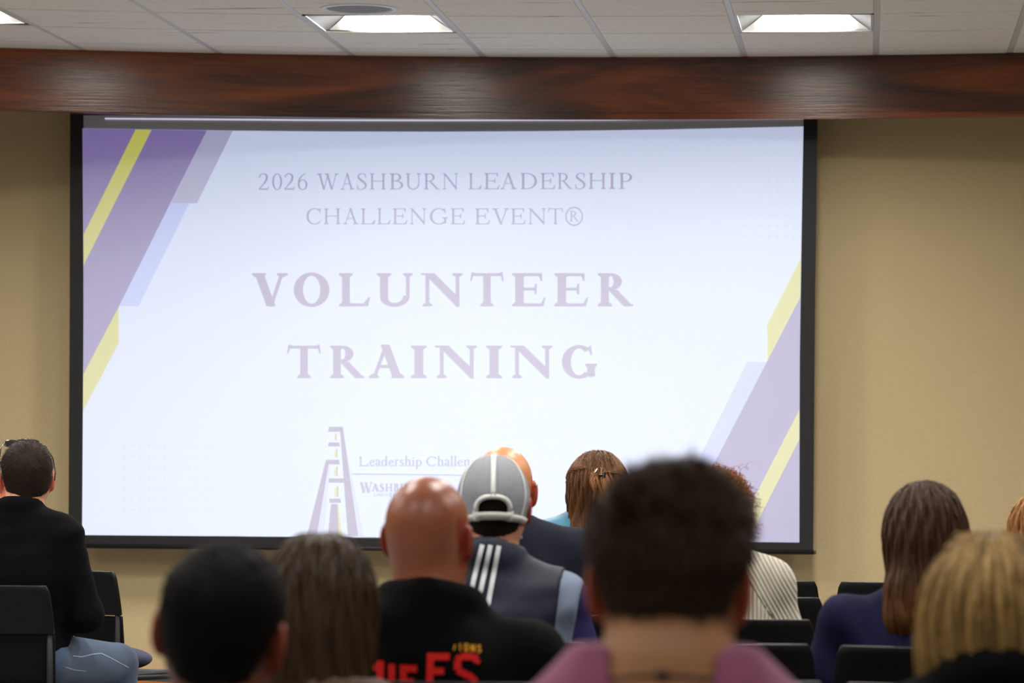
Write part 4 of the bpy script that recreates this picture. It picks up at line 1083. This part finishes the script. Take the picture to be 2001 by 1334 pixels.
m_mesh = mat('grey_cap_mesh', srgb(168, 170, 178), .8, .2, bump=(900, .6), var=(500, srgb(140, 142, 150)))
m_capw = mat('white_cap_cotton', srgb(222, 222, 218), .8, .25, bump=(600, .3))
shell('mesh_panel', -1.75, 1.75, m_mesh, True, 64)
shell('front_panel', 1.75, 2*math.pi-1.75, m_capw, False, 30)
def arc(az_el, r, name, m, k=1.012, flat=None): return MB().tube([CP(a, e, k) for a, e in az_el], r, 8).build(name, m, cap_, smooth=True)
def strip(name, pts, w, m, k=1.02):
    V = []; 
    P3 = [CP(a, e, k) for a, e in pts]
    n = len(P3); F = []
    for i in range(n):
        t = P3[min(i+1, n-1)]-P3[max(i-1, 0)]; t /= np.linalg.norm(t); nr = P3[i]-cc; nr /= np.linalg.norm(nr); b = np.cross(t, nr)
        V += [tuple(P3[i]+b*w/2), tuple(P3[i]-b*w/2)]
    for i in range(n-1): F.append((2*i, 2*i+1, 2*i+3, 2*i+2))
    o = mobj(name, V, F, m, cap_); s_ = o.modifiers.new('t', 'SOLIDIFY'); s_.thickness = .002; s_.offset = 0; return o
strip('seam_tape', [(0.0, math.radians(d)) for d in np.linspace(-4, 88, 18)], .012, m_capw)
for s in (-1, 1): strip('seam_tape', [(s*1.02, math.radians(d)) for d in np.linspace(-32, 88, 20)], .004, m_capw)
pts = [(a, -.40+.31*math.sqrt(max(0, 1-(abs(a)/.52)**2.6))) for a in np.linspace(-.52, .52, 41)]
strip('opening_binding', pts, .012, m_capw, 1.022)
for s in (-1, 1): strip('opening_binding', [(s*.54, d) for d in np.linspace(-.6, -.38, 5)], .014, m_capw, 1.022)
strip('snap_strap', [(a, -.50) for a in np.linspace(-.58, .58, 20)], .020, mat('strap_plastic', srgb(205, 206, 196), .4, .5), 1.03)
strip('brim_band', [(a, -.52) for a in np.linspace(.56, 2*math.pi-.56, 50)], .018, m_capw, 1.015)
b_ = MB()
for a in (-.40, -.33): b_.tube([CP(a, -.50, 1.035), CP(a, -.50, 1.047)], .0018, 8)
b_.build('snap_holes', mat('snap_dark', srgb(110, 110, 110), .5), cap_)
T = Sdf(); bt = CP(0, math.pi/2-.001, 1.02); T.ell(bt, (.008, .008, .004)); V, F = T.mesh(tuple(axis(bt[i]-.014, bt[i]+.014, .002) for i in range(3))); mobj('top_button', V, F, mat('grey_button', srgb(150, 150, 155), .7), cap_)
V = []; F = []
for i in range(21):
    u = -1+2*i/20
    for j in range(9):
        t = j/8; az = math.pi+u*.8; e_ = CP(az, -.5, 1.0); ou = Rc@np.array([math.sin(az)*.3*t*.06, .075*t*(1-.5*u*u), -.018*t-.012*u*u*t])
        V.append(tuple(e_+ou))
for i in range(20):
    for j in range(8): a = i*9+j; F.append((a, a+9, a+10, a+1))
o = mobj('visor', V, F, m_capw, cap_); s_ = o.modifiers.new('t', 'SOLIDIFY'); s_.thickness = .004

# ---------- bald man in the dark suit jacket
p = person(9.75, 984, 875, 1000, 'bald person in a dark suit jacket sitting just beyond the white cap', sw=.238, yaw=.10, hs=1.04, skin=(206, 138, 92), skin2=(192, 120, 76), ear=(180, 84, 60), drop=.272, girth=1.1, shine=.35, neck=.06)
def ex(S):
    for s in (0, 1):
        e = -1 if s == 0 else 1
        S.ell(p.sh[s]+np.array([e*.012, 0, .012]), (.062, .06, .045), k=.04)
    S.ring(p.nb+np.array([0, -.01, .012]), .076, .07, .013, rotm(0, -.35, 0), k=.012, flat=2.4)
garment(p, 'suit_jacket', cloth_mat('charcoal_navy_wool', srgb(33, 34, 47), srgb(28, 29, 40), sheen=.05), i=.022, extra=ex, seed=8, neck_dz=.02, amp=.003)
o = garment(p, 'shirt_collar', cloth_mat('white_shirt', srgb(220, 220, 225)), i=.004, seed=9, arms=False, neck_dz=.02, amp=0, neck_r=.066, waist=p.zs-.1)
trousers(p, m_darktr)
MB().tube([p.Hp((.080, .075, -.008)), p.Hp((.084, .02, -.004)), p.Hp((.087, -.012, .004)), p.Hp((.092, -.030, -.012))], .0026, 6).build('glasses_temple', mat('silver_wire', srgb(225, 220, 215), .25, .6, .5), p.root, smooth=True)

# ---------- woman in teal with the hair clip
p = person(11.0, 1168, 892, 1160, 'person in a teal top with long brown hair held by a silver claw clip', sw=.20, hs=1.02, yaw=.06, skin=(214, 160, 130), drop=.25, ears=False)
garment(p, 'blouse', mat('teal_satin', srgb(30, 104, 132), .5, .3, bump=(40, .15), sheen=.3), seed=10, i=.02, amp=.006); trousers(p, m_darktr)
hc = p.hc
def pr(S):
    S.ell(p.Hp((0, -.04, -.04)), (.082, .070, .10), k=.04)
    S.cap(p.Hp((-.035, -.05, -.06)), (hc[0]-.035, hc[1]-.10, hc[2]-.20), .05, .052, k=.03); S.cap(p.Hp((.035, -.05, -.06)), (hc[0]+.045, hc[1]-.10, hc[2]-.20), .05, .052, k=.03)
    S.ell((hc[0]-.045, hc[1]-.105, hc[2]-.225), (.052, .045, .07), k=.03); S.ell((hc[0]+.03, hc[1]-.11, hc[2]-.22), (.07, .045, .09), k=.03)
    S.ell(p.Hp((.02, -.098, -.012)), (.022, .02, .035), k=.02)
o, S = long_hair(p, (74, 48, 30), (108, 70, 38), pr, w=.0017, n1=8000, n2=3500, wave=.35, spread=.5, zlow=hc[2]-.33, steps=14, tipcol=((118, 76, 38), hc[2]-.26, hc[2]-.10))
# hair drawn back to the clip
clipc = p.Hp((.012, -.105, .035))
n_ = 1600; az = rng.uniform(-1.9, 1.9, n_); st = np.stack([hc[0]+.09*np.sin(az)*p.hs, hc[1]+.06*np.cos(az)*.9+.0*az, hc[2]+.035+.045*np.cos(az)+rng.uniform(-.02, .03, n_)], 1)
g_ = S.grad(st); st = st-g_*(S.ev(st)[:, None]-.002)
def df(P, g):
    d = clipc-P; return d/(np.linalg.norm(d, axis=1, keepdims=True)+1e-6)
P, Nn = flow(S, st, df, 16, .008, rng.uniform(.003, .008, (n_, 1)), .3)
dd = np.linalg.norm(P-clipc, axis=2); 
V2, F2 = strand_mesh(P, Nn, np.full(n_, .0028)*rng.uniform(.6, 1.2, n_)); mobj('swept_hair', V2, F2, mat('hair_84_54_32_swept', srgb(98, 64, 36), .38, .5, island=srgb(132, 86, 46)), o)
# tail under the clip
st = np.tile(clipc, (500, 1))+rng.normal(size=(500, 3))*np.array([.010, .003, .01]); ph = rng.uniform(0, 6.3, 500)
P, Nn = flow(S, st, lambda P, g: np.array([.1, -.02, -1])+np.stack([np.sin(P[:, 2]*80+ph*.4)*.5, 0*ph, 0*ph], 1), 16, .009, rng.uniform(.004, .016, (500, 1)), .3)
V2, F2 = strand_mesh(P, Nn, np.full(500, .0026)); mobj('hair_tail', V2, F2, mat('hair_tail_c', srgb(118, 74, 38), .38, .5, island=srgb(150, 96, 48)), o)
cl = empty('hair_clip'); cl.parent = p.root
m_cl = mat('polished_clip', srgb(200, 200, 205), .15, .8, 1.0); m_cd = mat('black_clip', srgb(20, 20, 22), .15, .7)
for s in (-1, 1):
    MB().tube([clipc+np.array([s*.010, -.022, .022]), clipc+np.array([s*.016, -.030, .008]), clipc+np.array([s*.015, -.026, -.008]), clipc+np.array([s*.008, -.012, -.022])], [.0016, .003, .003, .0016], 8).build('claw', m_cl if s < 0 else m_cd, cl, smooth=True)
    for q in (-.012, 0, .012): MB().tube([clipc+np.array([s*.014, -.026, q*.6]), clipc+np.array([s*.010, -.012, q]), clipc+np.array([s*.002, -.004, q])], .0014, 6).build('tooth', m_cd, cl, smooth=True)
MB().tube([clipc+np.array([-.006, -.028, 0]), clipc+np.array([.008, -.028, 0])], .004, 8).build('spring', m_cd, cl, smooth=True)

# ---------- curly haired person in the cream sweater
p = person(9.65, 1404, 920, 1397, 'person in a cream ribbed knit sweater with curly reddish hair', sw=.193, hs=1.0, skin=(220, 165, 135), drop=.28, girth=1.1, yaw=-.1)
def knit(name, rot):
    m = mat(name, srgb(206, 198, 178), .9, .2, sheen=.5); N = m.node_tree.nodes; L = m.node_tree.links; b = N['Principled BSDF']
    tc = N.new('ShaderNodeTexCoord'); mp = N.new('ShaderNodeMapping'); mp.inputs['Rotation'].default_value = (0, rot, 0); L.new(tc.outputs['Object'], mp.inputs[0])
    w1 = N.new('ShaderNodeTexWave'); w1.bands_direction = 'X'; w1.inputs['Scale'].default_value = 30; w1.inputs['Distortion'].default_value = .3; L.new(mp.outputs[0], w1.inputs[0])
    w2 = N.new('ShaderNodeTexWave'); w2.bands_direction = 'Z'; w2.inputs['Scale'].default_value = 60; w2.inputs['Distortion'].default_value = 1.0; L.new(mp.outputs[0], w2.inputs[0])
    mm = N.new('ShaderNodeMath'); mm.operation = 'MULTIPLY_ADD'; L.new(w2.outputs['Fac'], mm.inputs[0]); mm.inputs[1].default_value = .3; L.new(w1.outputs['Fac'], mm.inputs[2])
    bp = N.new('ShaderNodeBump'); bp.inputs['Strength'].default_value = 1; bp.inputs['Distance'].default_value = .006; L.new(mm.outputs[0], bp.inputs['Height']); L.new(bp.outputs[0], b.inputs['Normal'])
    mx = N.new('ShaderNodeMix'); mx.data_type = 'RGBA'; L.new(mm.outputs[0], mx.inputs[0]); mx.inputs[6].default_value = srgb(140, 128, 106); mx.inputs[7].default_value = srgb(214, 206, 186); L.new(mx.outputs[2], b.inputs['Base Color'])  # shade of the rib grooves painted into the wool colour
    return m
garment(p, 'sweater_back', knit('cream_rib_knit', 0), i=.02, seed=11, amp=.003, neck_dz=.03, extra=lambda S: S.ring(p.nb+np.array([0, -.01, .02]), .078, .075, .018, rotm(0, -.2, 0), k=.015, flat=1.6), clip=lambda P: np.abs(P[..., 0])-.10+.62*(P[..., 2]-p.zs+.02))
for s in (-1, 1):
    garment(p, 'sweater_sleeve', knit('cream_rib_sleeve_%d' % s, s*.5), i=.021, seed=11, amp=.003, neck_dz=.03, clip=lambda P: np.maximum(-(np.abs(P[..., 0])-.098+.62*(P[..., 2]-p.zs+.02)), -s*P[..., 0]))
trousers(p, m_darktr)
def curls(p, c1, c2, n=1600, rad=.012, r0=.012):
    mb_, ms_ = hair_mats('hair_%d_%d_%d' % c1, c1, c2)
    def build(S): p.head_s(S, .008); S.ell(p.Hp((0, -.03, -.05)), (.078, .066, .08), k=.03); S.ell(p.Hp((0, .125, -.05)), (.06, .075, .1), p.R, op='s', k=.02)
    o, S, V = hair_base(p, 'hair', mb_, build)
    st = V[rng.integers(0, len(V), n)]; st = st[st[:, 1]-p.hc[1] < .07]; n = len(st); g = S.grad(st)
    t = np.linspace(0, 1, 18)[None, :, None]; ph = rng.uniform(0, 6.3, (n, 1, 1)); dn = np.array([0, -.15, -1.0])+rng.normal(size=(n, 3))*.5; dn /= np.linalg.norm(dn, axis=1, keepdims=True)
    s1 = np.cross(g, dn); s1 /= np.linalg.norm(s1, axis=1, keepdims=True)+1e-6
    rr = rng.uniform(.5, 1.1, (n, 1, 1))*rad*.6
    P = st[:, None]+dn[:, None]*t*.045+g[:, None]*(rr+rr*np.cos(t*12+ph))+s1[:, None]*rr*np.sin(t*12+ph)
    V2, F2 = strand_mesh(P, np.repeat(g[:, None], 18, 1), np.full(n, .0022)); mobj('curls', V2, F2, ms_, o)
    return o
curls(p, (116, 66, 30), (168, 104, 48))

# ---------- woman in navy with ombre hair
p = person(8.45, 1802, 953, 1812, 'person in a navy long-sleeved top with long brown hair turning copper at the ends', sw=.235, hs=1.02, yaw=.25, skin=(214, 160, 130), drop=.30, girth=1.22, ears=False)
garment(p, 'top', cloth_mat('navy_jersey', srgb(20, 20, 50), srgb(17, 17, 44), sheen=0, rough=.75), i=.016, seed=12, amp=.007); trousers(p, m_darktr)
hc = p.hc
def pr(S):
    S.ell(p.Hp((0, -.035, -.03)), (.087, .078, .115), k=.04)
    S.cap(p.Hp((-.015, -.05, -.06)), (hc[0]-.03, hc[1]-.10, hc[2]-.22), .075, .062, k=.04); S.cap(p.Hp((.04, -.045, -.06)), (hc[0]+.05, hc[1]-.10, hc[2]-.22), .065, .055, k=.04)
    S.cap((hc[0]-.045, hc[1]-.105, hc[2]-.15), (hc[0]-.05, hc[1]-.115, hc[2]-.25), .035, .018, k=.03)
long_hair(p, (56, 37, 24), (72, 47, 29), pr, w=.0018, n1=9000, n2=3500, spread=.2, wave=.12, part=(-.03, .03, .10), zlow=hc[2]-.31, steps=16, tipcol=((116, 70, 32), hc[2]-.30, hc[2]-.08))

# ---------- blonde bob
p = person(5.1, 1940, 1056, 1950, 'person with a straight blonde bob and a black top, near the right edge', sw=.19, hs=1.03, yaw=.0, pitch=.12, skin=(224, 180, 150), drop=.25, ears=False)
garment(p, 'top', cloth_mat('black_top', srgb(15, 16, 18), sheen=0), seed=13, i=.02, neck_r=.07, neck_dz=.02, extra=lambda S: S.ring(p.nb+np.array([0, -.01, .022]), .08, .075, .016, rotm(0, -.2, 0), k=.015, flat=1.8)); trousers(p, m_darktr)
hc = p.hc
def pr(S):
    S.ell(p.Hp((0, -.025, -.02)), (.098, .088, .108), k=.04); S.ell(p.Hp((0, -.03, -.075)), (.102, .084, .085), k=.04)
    S.ell(p.Hp((-.05, .0, -.12)), (.045, .07, .06), k=.04); S.ell(p.Hp((.05, .0, -.10)), (.045, .07, .06), k=.04)
long_hair(p, (204, 168, 106), (78, 54, 26), pr, w=.0022, n1=9500, n2=3000, spread=.25, part=(.0, -.01, .105), zlow=hc[2]-.2, steps=14, base_under=.36, rough=.4)

# ---------- auburn hair at the right edge
p = person(9.75, 2036, 972, 2040, 'person with auburn hair cut off by the right edge of the picture', sw=.2, hs=1.0, skin=(232, 176, 150), ear=(224, 150, 126), drop=.28, yaw=-.1, ear_out=50, earz=-.03)
garment(p, 'top', cloth_mat('dark_green_top', srgb(46, 50, 48)), seed=14); trousers(p, m_darktr)
def pr(S): S.ell(p.Hp((0.01, -.045, -.05)), (.070, .062, .10), k=.03); S.ell(p.Hp((-.09, -.012, -.03)), (.020, .026, .036), p.R, op='s', k=.01)
long_hair(p, (140, 92, 48), (172, 118, 66), pr, w=.003, n1=2500, n2=1500, spread=.4, zlow=p.hc[2]-.18, steps=10)

# ---------- nearest man
p = person(4.05, 1313, 948, 1300, 'person with short dark brown hair, a pink shirt and a thin cord necklace', sw=.184, slope=.035, earz=-.030, hs=1.02, yaw=-.04, roll=.015, skin=(176, 128, 92), skin2=(160, 112, 78), ear=(168, 86, 62), drop=.24, neck=.050, girth=1.0, ear_out=34)
def ex(S): pass
shirt = garment(p, 'shirt', cloth_mat('pink_cotton', srgb(150, 84, 116), srgb(140, 76, 108), sheen=.3), i=.012, seed=15, neck_r=.064, neck_y=-.038, neck_dz=-.03, neck_tilt=.0, amp=.005, extra=lambda S: [S.cap(p.nb+np.array([e*.075, .0, .0]), p.sh[s]+np.array([0, 0, .018]), .034, .04, k=.04) for s, e in ((0, -1), (1, 1))])
trousers(p, m_darktr)
h, HS = short_hair(p, (74, 52, 36), (44, 31, 22), n=9000, thick=.016, length=.020, w=.0018, nape=-.160, napec=.05, ss=4.2, shrink=.6, up=.7, side=-.02)
# tousled tufts on top
Vt = np.array([v.co[:] for v in h.data.vertices]); Lt = (Vt-p.hc)@p.R
Vt = Vt[Lt[:, 2] > .055]; cen = Vt[rng.integers(0, len(Vt), 60)]; st = (cen[:, None]+rng.normal(size=(60, 28, 3))*.004).reshape(-1, 3); cdir = np.repeat(rng.normal(size=(60, 3))*.7, 28, 0)
P, Nn = flow(HS, st, lambda P, g: g*1.0+cdir+np.array([0, .3, .0]), 5, .0065, None, .4, lift=.9)
V2, F2 = strand_mesh(P, Nn, np.full(len(st), .0016)); mobj('hair_tufts', V2, F2, hair_mats('hair_74_52_36', (74, 52, 36), (44, 31, 22))[1], h)
nk = empty('necklace'); nk.parent = p.root
bt_, Mi_ = wtree(p.body, p.root); Mw = p.root.matrix_world
cen = Mw@Vector(p.nb)
ptsn = []
for a in np.linspace(0, 2*math.pi, 41):
    z = pt(1318, 1306, 4.05).z-.0+.016*(1-math.cos(a))*-.0-(.028*(1-math.cos(a)) if True else 0)
    dvec = Vector((math.sin(a), -math.cos(a), 0)); o_ = Vector((cen.x, cen.y+.01, z)); far = o_+dvec*.4
    hit, nrm, i_, ds_ = bt_.ray_cast(far, -dvec)
    r_ = min((hit-o_).length, .10) if hit else .07
    q = o_+dvec*(r_+.0022); ptsn.append(Mi_@q)
MB().tube(ptsn, .0017, 6, cap=False).build('cord', mat('brown_cord', srgb(70, 42, 30), .6), nk, smooth=True)
q = ptsn[0]; MB().tube([q+Vector((-.007, -.002, .001)), q+Vector((.007, -.002, .001))], .0042, 8).build('clasp', mat('clasp_black', srgb(18, 16, 16), .4), nk, smooth=True)

# ================================================================== CHAIR ROWS
def cx(px, Y): return pt(px, 1200, Y).x
row = lambda px, Y, lab, rz=0, seatm=None: chair(cx(px, Y), Y, lab, rz, seatm)
row(-50, 10.97, 'black plastic chair behind the person in the black sweater')
row(127, 12.35, 'black chair turned right with a navy seat, below the left end of the screen', -.55, m_navyseat)
row(1459, 12.1, 'empty black chair nearest the wall, below the right end of the screen')
row(1776, 12.1, 'empty black chair nearest the wall, right of the gap and left of the navy top')
row(1452, 10.8, 'empty black chair in the second row from the wall, left of the gap')
row(1412, 9.42, 'black chair of the person in the cream sweater')
row(1386, 8.25, 'empty black chair in the row behind the cream sweater')
row(1375, 6.95, 'empty black chair in front of the nearest person, lowest in view left of the gap')
row(1840, 8.22, 'black chair of the person in the navy top')
row(1890, 6.92, 'empty black chair between the navy top and the blonde bob')
row(1118, 10.78, 'black chair of the person in the teal top, hidden by the suit jacket')
row(1012, 9.5, 'black chair of the person in the dark suit jacket')
row(950, 8.22, 'black chair of the person in the white cap')
row(858, 6.8, 'black chair of the bald person in the hoodie')
row(655, 5.47, 'black chair of the person with long straight brown hair')
row(440, 4.37, 'black chair of the person with very short black hair')
row(1292, 3.8, 'black chair of the nearest person in the pink shirt')
row(1950, 4.87, 'black chair of the person with the blonde bob')
row(2040, 9.5, 'black chair of the person with auburn hair')
